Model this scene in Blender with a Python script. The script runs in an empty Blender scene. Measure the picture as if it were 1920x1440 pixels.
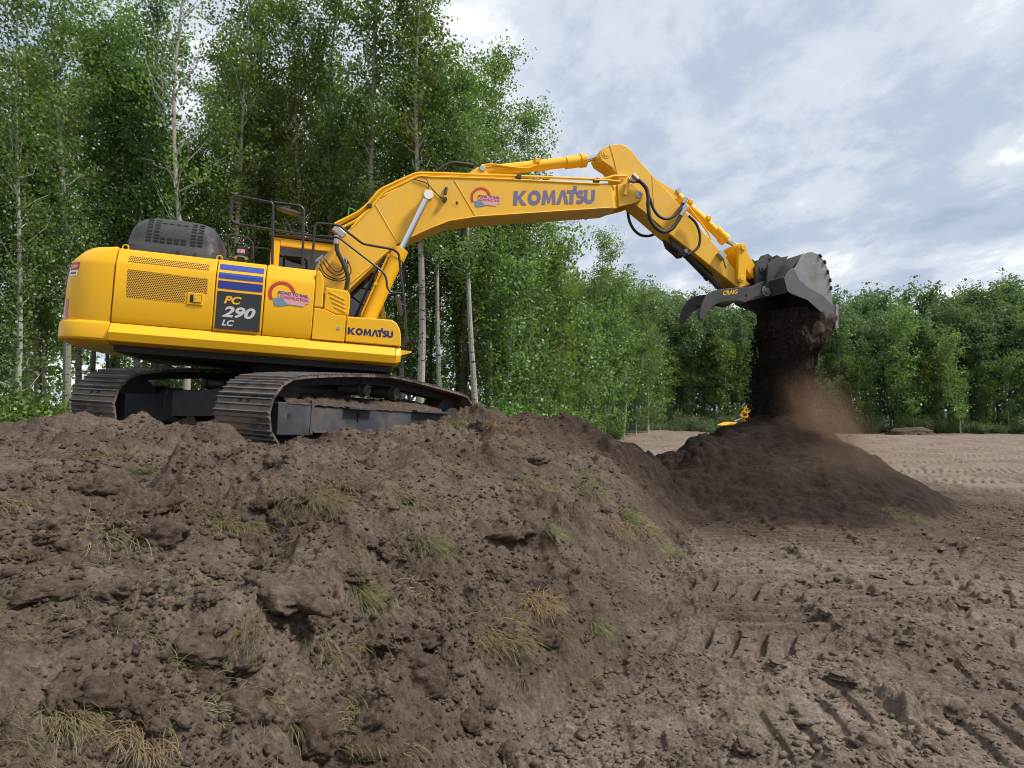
import bpy, bmesh, math, random
import numpy as np
from mathutils import Vector, Matrix, Euler

# ------------------------------------------------------------------ camera, sky, sun, exposure
scene = bpy.context.scene
R = math.radians
col = scene.collection
cam_data = bpy.data.cameras.new("camera")
cam = bpy.data.objects.new("camera", cam_data)
col.objects.link(cam)
cam_data.sensor_width = 36.0
cam_data.lens = 36.0 * 1300 / 1920
cam_data.clip_start = 0.05
cam_data.clip_end = 2000
cam.location = (0, 0, 1.6)
cam.rotation_euler = (R(90) + math.atan(48 / 1300), 0, 0)
scene.camera = cam
scene.view_settings.view_transform = 'Standard'
scene.view_settings.look = 'None'
scene.view_settings.exposure = 1.25
scene.view_settings.gamma = 1.0
scene.view_settings.use_curve_mapping = False
scene.render.resolution_x, scene.render.resolution_y = 1024, 768
scene.cycles.max_bounces = 8
scene.cycles.transparent_max_bounces = 8
scene.cycles.volume_bounces = 1
scene.cycles.filter_width = 1.05
scene.cycles.volume_step_rate = 2.0

SUN_EL, SUN_AZ = 52.0, 100.0            # azimuth clockwise from +Y (north): behind the camera, to the right
sun_dir = Vector((math.sin(R(SUN_AZ)) * math.cos(R(SUN_EL)), math.cos(R(SUN_AZ)) * math.cos(R(SUN_EL)), math.sin(R(SUN_EL))))
sd = bpy.data.lights.new("sun", 'SUN')
sd.energy = 2.3
sd.angle = R(10)
sd.color = (1.0, 0.95, 0.87)
sun = bpy.data.objects.new("sun", sd)
col.objects.link(sun)
sun.rotation_euler = (-sun_dir).to_track_quat('-Z', 'Y').to_euler()
sun.location = (4, -6, 20)

world = bpy.data.worlds.new("World")
scene.world = world
world.use_nodes = True


class NT:
    """small helper to write node trees"""
    def __init__(self, tree):
        self.t = tree
        tree.nodes.clear()

    def n(self, kind, inputs=None, **props):
        nd = self.t.nodes.new(kind)
        for k, v in props.items():
            setattr(nd, k, v)
        for k, v in (inputs or {}).items():
            s = nd.inputs[k]
            if isinstance(v, bpy.types.NodeSocket):
                self.t.links.new(v, s)
            else:
                s.default_value = v
        return nd

    def math(self, op, a, b=0.0, c=None, clamp=False):
        ins = {0: a, 1: b}
        if c is not None:
            ins[2] = c
        return self.n('ShaderNodeMath', ins, operation=op, use_clamp=clamp).outputs[0]

    def ramp(self, fac, stops, interp='LINEAR'):
        nd = self.n('ShaderNodeValToRGB', {0: fac})
        cr = nd.color_ramp
        cr.interpolation = interp
        while len(cr.elements) < len(stops):
            cr.elements.new(0.5)
        for e, (p, c) in zip(cr.elements, stops):
            e.position = p
            e.color = (*c, 1) if len(c) == 3 else c
        return nd.outputs[0]

    def rng(self, v, a, b, c=0.0, d=1.0, interp='SMOOTHSTEP'):
        return self.n('ShaderNodeMapRange', {0: v, 1: a, 2: b, 3: c, 4: d}, interpolation_type=interp).outputs[0]

    def mix(self, f, a, b, blend='MIX'):
        nd = self.n('ShaderNodeMix', data_type='RGBA', blend_type=blend)
        for i, v in ((0, f), (6, a), (7, b)):
            if isinstance(v, bpy.types.NodeSocket):
                self.t.links.new(v, nd.inputs[i])
            else:
                nd.inputs[i].default_value = v if i == 0 else (*v, 1)
        return nd.outputs[2]

    def noise(self, vec, scale, detail=4.0, rough=0.55, dist=0.0):
        return self.n('ShaderNodeTexNoise', {'Vector': vec, 'Scale': scale, 'Detail': detail, 'Roughness': rough,
                                              'Distortion': dist}).outputs[0]


w = NT(world.node_tree)
tc = w.n('ShaderNodeTexCoord').outputs['Generated']
sky = w.n('ShaderNodeTexSky', sky_type='NISHITA', sun_disc=False, sun_elevation=R(SUN_EL), sun_rotation=R(SUN_AZ),
          altitude=600.0, air_density=1.0, dust_density=1.5, ozone_density=1.0).outputs[0]
sx = w.n('ShaderNodeSeparateXYZ', {0: tc})
zc = w.math('ADD', w.math('MAXIMUM', sx.outputs[2], 0.0), 0.16)
u_ = w.math('DIVIDE', sx.outputs[0], zc)
v_ = w.math('DIVIDE', sx.outputs[1], zc)
uv = w.n('ShaderNodeCombineXYZ', {0: u_, 1: v_, 2: 0.37}).outputs[0]
rot = w.n('ShaderNodeMapping', {'Vector': uv, 'Location': (1.7, 0.4, 0), 'Rotation': (0, 0, R(38)), 'Scale': (1.0, 0.6, 1.0)}).outputs[0]
big = w.noise(rot, 0.95, 5.0, 0.52, 0.25)
mid = w.noise(rot, 3.2, 8.0, 0.62, 0.2)
tone = w.math('ADD', w.math('MULTIPLY', big, 0.5), w.math('MULTIPLY', mid, 0.5))
cloud = w.ramp(tone, [(0.37, (1.75, 2.15, 2.75)), (0.44, (2.15, 2.5, 3.1)), (0.52, (2.95, 3.2, 3.6)), (0.60, (4.6, 4.68, 4.75))], 'EASE')
gap = w.rng(w.math('ADD', w.math('MULTIPLY', mid, 0.5), w.math('MULTIPLY', w.noise(rot, 1.5, 4.0, 0.5), 0.5)), 0.19, 0.36)
low = w.rng(sx.outputs[2], 0.05, 0.55, 0.0, 1.0)
gap = w.math('MAXIMUM', gap, w.math('MULTIPLY', low, 0.85))
skyb = w.mix(1.0, sky, (0.75, 0.82, 0.9), 'MULTIPLY')
mixed = w.mix(gap, skyb, cloud)
bg = w.n('ShaderNodeBackground', {'Color': mixed, 'Strength': 0.1})
w.n('ShaderNodeOutputWorld', {0: bg.outputs[0]})

# ------------------------------------------------------------------ helpers
rnd = random.Random(7)
PERM = np.random.RandomState(11).permutation(512).astype(np.int64)
PERM = np.concatenate([PERM, PERM, PERM])


def pnoise(x, y, seed=0):
    """2-D gradient noise, about -0.7..0.7"""
    xi = np.floor(x).astype(np.int64); yi = np.floor(y).astype(np.int64)
    xf = x - xi; yf = y - yi
    u = xf * xf * xf * (xf * (xf * 6 - 15) + 10); v = yf * yf * yf * (yf * (yf * 6 - 15) + 10)

    def g(ix, iy, dx, dy):
        h = PERM[(PERM[(ix + seed * 37) & 511] + iy) & 511]
        a = h * (2 * math.pi / 512)
        return np.cos(a) * dx + np.sin(a) * dy
    n00 = g(xi, yi, xf, yf); n10 = g(xi + 1, yi, xf - 1, yf)
    n01 = g(xi, yi + 1, xf, yf - 1); n11 = g(xi + 1, yi + 1, xf - 1, yf - 1)
    return (n00 * (1 - u) + n10 * u) * (1 - v) + (n01 * (1 - u) + n11 * u) * v


def fbm(x, y, scale, octs=4, seed=0, gain=0.5):
    s = np.zeros_like(x); a = 1.0; f = 1.0 / scale
    for o in range(octs):
        s += a * pnoise(x * f, y * f, seed + o * 3)
        a *= gain; f *= 2.03
    return s


def sstep(a, b, x):
    t = np.clip((x - a) / (b - a), 0, 1)
    return t * t * (3 - 2 * t)


def tag(o, label=None, cat=None, group=None, kind=None):
    if label: o["label"] = label
    if cat: o["category"] = cat
    if group: o["group"] = group
    if kind: o["kind"] = kind
    return o


def link(name, data, mat=None, parent=None):
    o = bpy.data.objects.new(name, data)
    col.objects.link(o)
    if mat is not None and data is not None:
        data.materials.append(mat)
    if parent is not None:
        o.parent = parent
    return o


def empty(name, loc=(0, 0, 0), rot=(0, 0, 0)):
    o = bpy.data.objects.new(name, None)
    col.objects.link(o)
    o.location = loc; o.rotation_euler = rot
    o.empty_display_size = 0.3
    return o


def fast_mesh(name, verts, faces, attrs=None, smooth=False):
    """verts (N,3), faces (M,k) numpy; attrs: name -> (domain, float array)"""
    me = bpy.data.meshes.new(name)
    verts = np.asarray(verts, dtype=np.float32); faces = np.asarray(faces, dtype=np.int32)
    m, k = faces.shape
    me.vertices.add(len(verts)); me.vertices.foreach_set('co', verts.ravel())
    me.loops.add(m * k); me.loops.foreach_set('vertex_index', faces.ravel())
    me.polygons.add(m); me.polygons.foreach_set('loop_start', np.arange(0, m * k, k, dtype=np.int32))
    me.update(calc_edges=True)
    if smooth:
        me.polygons.foreach_set('use_smooth', np.ones(m, dtype=bool))
    for an, (dom, arr) in (attrs or {}).items():
        at = me.attributes.new(an, 'FLOAT', dom)
        at.data.foreach_set('value', np.asarray(arr, dtype=np.float32))
    me.validate()
    return me


def catmull(pts, sub=6):
    p = [Vector(q) for q in pts]
    if len(p) < 3:
        return p
    p = [p[0] * 2 - p[1]] + p + [p[-1] * 2 - p[-2]]
    out = []
    for i in range(1, len(p) - 2):
        for s in range(sub):
            t = s / sub
            a, b, c, d = p[i - 1], p[i], p[i + 1], p[i + 2]
            out.append(0.5 * ((2 * b) + (c - a) * t + (2 * a - 5 * b + 4 * c - d) * t * t + (3 * b - a - 3 * c + d) * t ** 3))
    out.append(p[-2])
    return out


def rounded(pts, r=0.04, n=4):
    """polyline with its corners rounded"""
    p = [Vector(q) for q in pts]
    out = [p[0]]
    for i in range(1, len(p) - 1):
        a = (p[i - 1] - p[i]); b = (p[i + 1] - p[i])
        rr = min(r, a.length * 0.45, b.length * 0.45)
        s, e = p[i] + a.normalized() * rr, p[i] + b.normalized() * rr
        for k in range(n + 1):
            t = k / n
            out.append(s.lerp(p[i], t).lerp(p[i].lerp(e, t), t))
    out.append(p[-1])
    return out


class MB:
    def __init__(self):
        self.v = []; self.f = []

    def add(self, vs, fs):
        b = len(self.v)
        self.v += [tuple(q) for q in vs]
        self.f += [tuple(b + i for i in q) for q in fs]
        return self

    def box(self, c, s, m=None):
        hx, hy, hz = s[0] / 2, s[1] / 2, s[2] / 2
        vs = [Vector((x, y, z)) for x in (-hx, hx) for y in (-hy, hy) for z in (-hz, hz)]
        if m is not None:
            vs = [m @ q for q in vs]
        vs = [q + Vector(c) for q in vs]
        return self.add(vs, [(0, 1, 3, 2), (4, 6, 7, 5), (0, 4, 5, 1), (2, 3, 7, 6), (0, 2, 6, 4), (1, 5, 7, 3)])

    def span(self, x0, x1, y0, y1, z0, z1):
        return self.box(((x0 + x1) / 2, (y0 + y1) / 2, (z0 + z1) / 2), (abs(x1 - x0), abs(y1 - y0), abs(z1 - z0)))

    def prism(self, prof, y0, y1):
        """(x, z) outline drawn out along y"""
        n = len(prof)
        vs = [(x, y0, z) for x, z in prof] + [(x, y1, z) for x, z in prof]
        fs = [tuple(range(n)), tuple(range(2 * n - 1, n - 1, -1))] + [(i, i + n, (i + 1) % n + n, (i + 1) % n) for i in range(n)]
        return self.add(vs, fs)

    def prism_x(self, prof, x0, x1):
        """(y, z) outline drawn out along x"""
        n = len(prof)
        vs = [(x0, y, z) for y, z in prof] + [(x1, y, z) for y, z in prof]
        fs = [tuple(range(n)), tuple(range(2 * n - 1, n - 1, -1))] + [(i, i + n, (i + 1) % n + n, (i + 1) % n) for i in range(n)]
        return self.add(vs, fs)

    def loft(self, rings, cap=True):
        n = len(rings[0]); vs = [q for r in rings for q in r]; fs = []
        for k in range(len(rings) - 1):
            for i in range(n):
                j = (i + 1) % n
                fs.append((k * n + i, k * n + j, (k + 1) * n + j, (k + 1) * n + i))
        if cap:
            fs += [tuple(range(n - 1, -1, -1)), tuple(range((len(rings) - 1) * n, len(rings) * n))]
        return self.add(vs, fs)

    def tube(self, pts, r, n=10, cap=True, radii=None):
        pts = [Vector(q) for q in pts]
        rings = []; up = None
        for i, q in enumerate(pts):
            d = (pts[min(i + 1, len(pts) - 1)] - pts[max(i - 1, 0)]).normalized()
            if up is None:
                up = d.orthogonal().normalized()
            up = (up - d * up.dot(d))
            up = up.normalized() if up.length > 1e-6 else d.orthogonal().normalized()
            sd_ = d.cross(up); rr = radii[i] if radii else r
            rings.append([q + (up * math.cos(a) + sd_ * math.sin(a)) * rr for a in (2 * math.pi * k / n for k in range(n))])
        return self.loft(rings, cap)

    def cyl(self, a, b, r, n=20, r2=None):
        return self.tube([a, b], r, n, True, [r, r if r2 is None else r2])

    def build(self, name, mat, parent=None, bevel=0.0, smooth=True, angle=35, seg=2):
        me = bpy.data.meshes.new(name)
        bm = bmesh.new()
        vs = [bm.verts.new(q) for q in self.v]
        for q in self.f:
            try:
                bm.faces.new([vs[i] for i in q])
            except ValueError:
                pass
        bmesh.ops.recalc_face_normals(bm, faces=bm.faces)
        bm.to_mesh(me); bm.free()
        if smooth:
            for p in me.polygons: p.use_smooth = True
            me.set_sharp_from_angle(angle=R(angle))
        o = link(name, me, mat, parent)
        if bevel:
            m = o.modifiers.new('edge', 'BEVEL')
            m.width = bevel; m.segments = seg; m.limit_method = 'ANGLE'; m.angle_limit = R(28); m.harden_normals = True
        return o


def share(o, parent=None, matrix=None):
    c = o.copy()
    col.objects.link(c)
    c.parent = parent if parent is not None else o.parent
    if matrix is not None:
        c.matrix_local = matrix
    return c


# ------------------------------------------------------------------ materials
def new_mat(name):
    m = bpy.data.materials.new(name)
    m.use_nodes = True
    return m, NT(m.node_tree)


def pbr(name, color, rough=0.5, metal=0.0, var=0.12, scale=3.0, dust=0.0, dust_col=(0.17, 0.125, 0.095), bump=0.0, coat=0.0, spec=0.5,
        dust_scale=2.2, dust_up=0.5):
    """painted or bare surface: slight mottling, soil dust that gathers in patches and on upward faces"""
    m, t = new_mat(name)
    co = t.n('ShaderNodeTexCoord').outputs['Object']
    n1 = t.noise(co, scale, 5.0, 0.6)
    dark = tuple(c * (1 - var) for c in color); lite = tuple(min(1, c * (1 + var)) for c in color)
    base = t.mix(n1, dark, lite)
    rg = t.rng(t.noise(co, scale * 4, 4.0), 0.3, 0.7, max(0.03, rough - 0.07), rough + 0.1)
    if dust > 0:
        nz = t.n('ShaderNodeSeparateXYZ', {0: t.n('ShaderNodeNewGeometry').outputs['Normal']}).outputs[2]
        d1 = t.rng(t.noise(co, dust_scale, 7.0, 0.68), 0.42, 0.66)
        d2 = t.math('MULTIPLY', t.rng(nz, 0.1, 0.9), dust_up)
        df = t.math('MULTIPLY', t.math('ADD', d1, d2, clamp=True), dust, clamp=True)
        base = t.mix(df, base, dust_col)
        rg = t.math('ADD', rg, t.math('MULTIPLY', df, 0.4), clamp=True)
    ins = {'Base Color': base, 'Roughness': rg, 'Metallic': metal, 'Coat Weight': coat, 'Coat Roughness': 0.15, 'Specular IOR Level': spec}
    if bump:
        ins['Normal'] = t.n('ShaderNodeBump', {'Strength': 0.6, 'Distance': bump, 'Height': t.noise(co, scale * 8, 6.0, 0.65)}).outputs[0]
    b = t.n('ShaderNodeBsdfPrincipled', ins)
    t.n('ShaderNodeOutputMaterial', {0: b.outputs[0]})
    return m


M = {}
M['yellow'] = pbr('yellow_paint', (0.80, 0.425, 0.002), 0.42, 0, 0.05, 1.2, 0.09, (0.34, 0.25, 0.12), coat=0.08, spec=0.35, dust_scale=1.3)
M['yellow_worn'] = pbr('yellow_paint_dusty', (0.76, 0.42, 0.014), 0.45, 0, 0.08, 1.5, 0.25, (0.45, 0.32, 0.13), coat=0.1, dust_scale=1.6)
M['charcoal'] = pbr('charcoal_plastic', (0.024, 0.027, 0.033), 0.5, 0, 0.1, 3, 0.14, coat=0.0)
M['black_paint'] = pbr('black_rail_paint', (0.018, 0.019, 0.021), 0.35, 0, 0.1, 4, 0.08)
M['frame_paint'] = pbr('dark_frame_paint', (0.035, 0.042, 0.052), 0.5, 0, 0.2, 2.5, 0.55, (0.12, 0.095, 0.08), bump=0.002)
M['shoe'] = pbr('track_steel', (0.07, 0.066, 0.062), 0.5, 0.55, 0.3, 5, 0.75, (0.15, 0.112, 0.085), bump=0.004, dust_up=0.35)
m, t = new_mat('track_shoe_steel_and_mud')
co = t.n('ShaderNodeTexCoord').outputs['Object']
wp = t.n('ShaderNodeNewGeometry').outputs['Position']
oz = t.n('ShaderNodeSeparateXYZ', {0: co}).outputs[2]
nz1 = t.noise(wp, 7.0, 6.0, 0.65)
edge = t.math('MULTIPLY', t.rng(oz, 0.022, 0.033), t.rng(nz1, 0.30, 0.55))
mud = t.math('MULTIPLY', t.rng(oz, 0.030, 0.012), t.rng(t.noise(wp, 3.0, 6.0, 0.65), 0.38, 0.55))
cc = t.mix(mud, (0.040, 0.038, 0.036), t.mix(nz1, (0.10, 0.072, 0.052), (0.22, 0.165, 0.125)))
cc = t.mix(edge, cc, (0.20, 0.195, 0.19))
b = t.n('ShaderNodeBsdfPrincipled', {'Base Color': cc, 'Metallic': t.math('MULTIPLY', edge, 0.7), 'Roughness': t.math('ADD', 0.45, t.math('MULTIPLY', mud, 0.5)),
                                     'Normal': t.n('ShaderNodeBump', {'Strength': 0.6, 'Distance': 0.006, 'Height': nz1}).outputs[0]})
t.n('ShaderNodeOutputMaterial', {0: b.outputs[0]})
M['track_shoe'] = m
M['bucket'] = pbr('bucket_steel', (0.038, 0.042, 0.048), 0.5, 0.15, 0.2, 2.0, 0.45, (0.10, 0.075, 0.062), bump=0.002)
M['bucket_worn'] = pbr('worn_bucket_plate', (0.27, 0.272, 0.278), 0.42, 0.6, 0.18, 2.5, 0.5, (0.13, 0.10, 0.085), bump=0.002, dust_up=0.1)
M['bucket_band'] = pbr('side_cutter_steel', (0.135, 0.138, 0.145), 0.42, 0.5, 0.2, 3.0, 0.35, (0.10, 0.078, 0.066), bump=0.002, dust_up=0.2)
M['chrome'] = pbr('chrome_rod', (0.62, 0.63, 0.65), 0.14, 1.0, 0.04, 3)
M['rubber'] = pbr('hose_rubber', (0.012, 0.012, 0.013), 0.55, 0, 0.15, 6, 0.12)
M['steel'] = pbr('zinc_fitting', (0.45, 0.44, 0.42), 0.35, 0.8, 0.15, 8, 0.2)
M['void'] = pbr('hole_shade_and_seat_black', (0.012, 0.012, 0.012), 0.8, 0, 0.1, 3)  # near-black: shade painted for slots, recesses and holes; also the dark seat
M['under'] = pbr('underbody_steel', (0.022, 0.022, 0.023), 0.7, 0, 0.2, 3, 0.35, (0.06, 0.048, 0.04))
M['blue'] = pbr('blue_stripe', (0.018, 0.03, 0.23), 0.35, 0, 0.05, 2)
M['blue2'] = pbr('blue_stripe_lighter', (0.035, 0.065, 0.33), 0.35, 0, 0.05, 2)
M['navy'] = pbr('navy_lettering', (0.022, 0.018, 0.10), 0.4, 0, 0.05, 2)
M['violet'] = pbr('faded_navy_lettering', (0.14, 0.13, 0.24), 0.45, 0, 0.1, 2)
M['decal_black'] = pbr('black_decal', (0.02, 0.021, 0.026), 0.3, 0, 0.05, 2)
M['silver'] = pbr('silver_lettering', (0.5, 0.51, 0.53), 0.4, 0, 0.05, 2)
M['letter_yellow'] = pbr('yellow_lettering', (0.78, 0.42, 0.01), 0.4, 0, 0.03, 2)
M['red'] = pbr('red_decal', (0.50, 0.035, 0.03), 0.4, 0, 0.1, 2)
M['pink'] = pbr('pink_decal', (0.62, 0.33, 0.36), 0.45, 0, 0.1, 2)
M['plum'] = pbr('plum_lettering', (0.14, 0.04, 0.11), 0.45, 0, 0.1, 2)
M['decal_blue'] = pbr('slate_blue_decal', (0.13, 0.24, 0.34), 0.45, 0, 0.1, 2)
M['white'] = pbr('white_decal', (0.75, 0.75, 0.73), 0.45, 0, 0.05, 2)
M['lamp_red'] = pbr('tail_lamp_red', (0.30, 0.012, 0.01), 0.15, 0, 0.05, 2, coat=0.5)
M['mirror'] = pbr('mirror_glass', (0.55, 0.58, 0.6), 0.05, 1.0, 0.02, 2)
M['green_strap'] = pbr('green_lifting_strap', (0.03, 0.28, 0.12), 0.5, 0, 0.1, 3)

m, t = new_mat('cab_glass')
fr = t.n('ShaderNodeLayerWeight', {'Blend': 0.25}).outputs['Fresnel']
ms = t.n('ShaderNodeMixShader', {0: t.math('ADD', fr, 0.06), 1: t.n('ShaderNodeBsdfTransparent', {0: (0.30, 0.34, 0.33, 1)}).outputs[0],
                                 2: t.n('ShaderNodeBsdfGlossy', {'Roughness': 0.03}).outputs[0]})
t.n('ShaderNodeOutputMaterial', {0: ms.outputs[0]})
M['glass'] = m

# perforated sheet: yellow steel with rows of round holes
m, t = new_mat('perforated_yellow_sheet')
co = t.n('ShaderNodeTexCoord').outputs['Object']
s3 = t.n('ShaderNodeSeparateXYZ', {0: co})
px, pz = t.math('MULTIPLY', s3.outputs[0], 1 / 0.026), t.math('MULTIPLY', s3.outputs[2], 1 / 0.0225)
row = t.math('FLOOR', pz)
off = t.math('MULTIPLY', t.math('FLOORED_MODULO', row, 2.0), 0.5)
dx = t.math('SUBTRACT', t.math('FRACT', t.math('ADD', px, off)), 0.5)
dz = t.math('MULTIPLY', t.math('SUBTRACT', t.math('FRACT', pz), 0.5), 0.865)
rr = t.math('SQRT', t.math('ADD', t.math('MULTIPLY', dx, dx), t.math('MULTIPLY', dz, dz)))
hole = t.rng(rr, 0.33, 0.38, 1.0, 0.0)
b = t.n('ShaderNodeBsdfPrincipled', {'Base Color': t.mix(hole, (0.70, 0.36, 0.008), (0.02, 0.014, 0.006)), 'Roughness': 0.45})
t.n('ShaderNodeOutputMaterial', {0: b.outputs[0]})
M['perforated'] = m


def soil_mat(name, use_attr=True, wet=0.35, scale=1.0):
    m, t = new_mat(name)
    geo = t.n('ShaderNodeNewGeometry')
    pos = geo.outputs['Position']
    n1 = t.noise(pos, 0.9 * scale, 6.0, 0.62)
    n2 = t.noise(pos, 9.0 * scale, 6.0, 0.68)
    n3 = t.noise(pos, 40.0 * scale, 6.0, 0.75)
    if use_attr:
        dry = t.n('ShaderNodeAttribute', attribute_name='dry').outputs['Fac']
        wood = t.n('ShaderNodeAttribute', attribute_name='wood').outputs['Fac']
    else:
        dry = t.n('ShaderNodeValue').outputs[0]
        dry.default_value = wet
    j = t.math('ADD', t.math('MULTIPLY', t.math('SUBTRACT', n1, 0.5), 0.55), t.math('MULTIPLY', t.math('SUBTRACT', n2, 0.5), 0.75))
    d = t.math('ADD', dry, j, clamp=True)
    c = t.ramp(d, [(0.0, (0.014, 0.0098, 0.008)), (0.3, (0.050, 0.0335, 0.0255)), (0.6, (0.112, 0.081, 0.063)), (0.85, (0.19, 0.147, 0.116)), (1.0, (0.265, 0.213, 0.172))])
    c = t.mix(t.rng(n3, 0.35, 0.7), t.mix(1.0, c, (0.5, 0.5, 0.5), 'MULTIPLY'), c)  # shade in the gaps between crumbs, mixed into the colour
    if use_attr:
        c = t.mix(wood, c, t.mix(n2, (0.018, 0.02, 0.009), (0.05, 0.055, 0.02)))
    h = t.math('ADD', t.math('MULTIPLY', n2, 0.7), t.math('MULTIPLY', n3, 0.3))
    bmp = t.n('ShaderNodeBump', {'Strength': 1.0, 'Distance': 0.05, 'Height': h}).outputs[0]
    b = t.n('ShaderNodeBsdfPrincipled', {'Base Color': c, 'Roughness': 0.95, 'Normal': bmp, 'Specular IOR Level': 0.15})
    t.n('ShaderNodeOutputMaterial', {0: b.outputs[0]})
    return m


M['ground'] = soil_mat('soil_ground')
M['soil'] = soil_mat('soil_clods', False, 0.58)
M['soil_dark'] = soil_mat('fresh_dark_soil', False, 0.13)
M['soil_dry'] = soil_mat('dry_soil', False, 0.8)


def leaf_mat(name, c0, c1, c2, trans=0.35):
    m, t = new_mat(name)
    tone = t.n('ShaderNodeAttribute', attribute_name='tone').outputs['Fac']
    oi = t.n('ShaderNodeObjectInfo').outputs['Random']
    c = t.ramp(tone, [(0.0, c0), (0.5, c1), (1.0, c2)])
    hs = t.n('ShaderNodeHueSaturation', {'Hue': t.rng(oi, 0, 1, 0.478, 0.522, 'LINEAR'), 'Saturation': t.rng(oi, 0, 1, 1.08, 0.88, 'LINEAR'),
                                         'Value': t.rng(t.math('FRACT', t.math('MULTIPLY', oi, 7.31)), 0, 1, 0.78, 1.22, 'LINEAR'), 'Color': c}).outputs[0]
    a = t.n('ShaderNodeBsdfDiffuse', {'Color': hs}).outputs[0]
    tr = t.n('ShaderNodeBsdfTranslucent', {'Color': t.mix(1.0, hs, (1.1, 1.25, 0.6), 'MULTIPLY')}).outputs[0]
    g = t.n('ShaderNodeBsdfGlossy', {'Color': (0.9, 0.95, 1, 1), 'Roughness': 0.42}).outputs[0]
    s1 = t.n('ShaderNodeMixShader', {0: trans, 1: a, 2: tr}).outputs[0]
    s2 = t.n('ShaderNodeMixShader', {0: 0.025, 1: s1, 2: g}).outputs[0]
    t.n('ShaderNodeOutputMaterial', {0: s2})
    return m


M['leaf'] = leaf_mat('aspen_leaves', (0.068, 0.125, 0.030), (0.128, 0.205, 0.054), (0.215, 0.28, 0.09), 0.5)
M['leaf_shrub'] = leaf_mat('shrub_leaves', (0.045, 0.10, 0.012), (0.088, 0.175, 0.022), (0.16, 0.25, 0.05))
M['leaf_far_hazed'] = leaf_mat('hazed_far_leaves', (0.072, 0.120, 0.056), (0.115, 0.178, 0.082), (0.17, 0.23, 0.11), 0.48)  # greyer and paler: distance haze mixed into the leaf colour
M['grass'] = leaf_mat('grass_blades', (0.185, 0.13, 0.065), (0.155, 0.135, 0.06), (0.095, 0.13, 0.038), 0.25)


def bark_mat(name, dark=None):
    """aspen bark with dark scars; dark=None lets each tree differ"""
    m, t = new_mat(name)
    co = t.n('ShaderNodeTexCoord').outputs['Object']
    st = t.n('ShaderNodeMapping', {'Vector': co, 'Scale': (6.0, 6.0, 14.0)}).outputs[0]
    marks = t.rng(t.noise(st, 1.0, 4.0, 0.6), 0.56, 0.66)
    oi = t.n('ShaderNodeObjectInfo').outputs['Random']
    basec = t.mix(t.noise(co, 1.4, 4.0), (0.20, 0.185, 0.155), (0.43, 0.42, 0.37))
    basec = t.mix(t.rng(oi, 0.22, 0.5) if dark is None else dark, basec, t.mix(t.noise(co, 2.0, 4.0), (0.06, 0.052, 0.042), (0.16, 0.145, 0.12)))
    b = t.n('ShaderNodeBsdfPrincipled', {'Base Color': t.mix(marks, basec, (0.035, 0.03, 0.026)), 'Roughness': 0.85, 'Specular IOR Level': 0.2})
    t.n('ShaderNodeOutputMaterial', {0: b.outputs[0]})
    return m


M['bark'] = bark_mat('aspen_bark')
M['bark_pale'] = bark_mat('pale_aspen_bark', 0.0)
M['bark_dark'] = bark_mat('dark_aspen_bark', 0.9)
M['bark_grey'] = bark_mat('grey_aspen_bark', 0.45)

# ------------------------------------------------------------------ terrain
MOUND = np.array([(-2.2, -1.5), (-0.75, 1.2), (0.0, 3.1), (0.34, 3.8), (0.70, 4.6), (1.06, 6.1), (1.85, 7.7), (2.55, 9.1), (3.3, 10.4), (4.2, 12.2),
                  (4.4, 14.2), (2.6, 14.9), (0, 15.2), (-4, 15.8), (-14, 16.5), (-22, 12), (-16, -2)])


def poly_inside_dist(x, y, poly):
    d2 = np.full(x.shape, 1e9); inside = np.zeros(x.shape, bool)
    n = len(poly)
    for i in range(n):
        ax, ay = poly[i]; bx, by = poly[(i + 1) % n]
        ex, ey = bx - ax, by - ay
        tt = np.clip(((x - ax) * ex + (y - ay) * ey) / (ex * ex + ey * ey), 0, 1)
        d2 = np.minimum(d2, (x - ax - tt * ex) ** 2 + (y - ay - tt * ey) ** 2)
        c = ((ay > y) != (by > y)) & (x < (bx - ax) * (y - ay) / (by - ay + 1e-12) + ax)
        inside ^= c
    return np.where(inside, np.sqrt(d2), -np.sqrt(d2))


def billow(x, y, scale, octs, seed):
    """puffy lumps with sharp creases between them"""
    s = np.zeros_like(x); a = 1.0; f = 1.0 / scale
    for o in range(octs):
        s += a * np.abs(pnoise(x * f + 3.3 * o, y * f, seed + o * 3))
        a *= 0.5; f *= 2.1
    return s


def bump(x, y, cx, cy, rx, ry=None, a=0.0):
    ry = ry or rx
    dx, dy = x - cx, y - cy
    ca, sa = math.cos(a), math.sin(a)
    return np.exp(-(((dx * ca + dy * sa) / rx) ** 2 + ((-dx * sa + dy * ca) / ry) ** 2))


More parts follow.
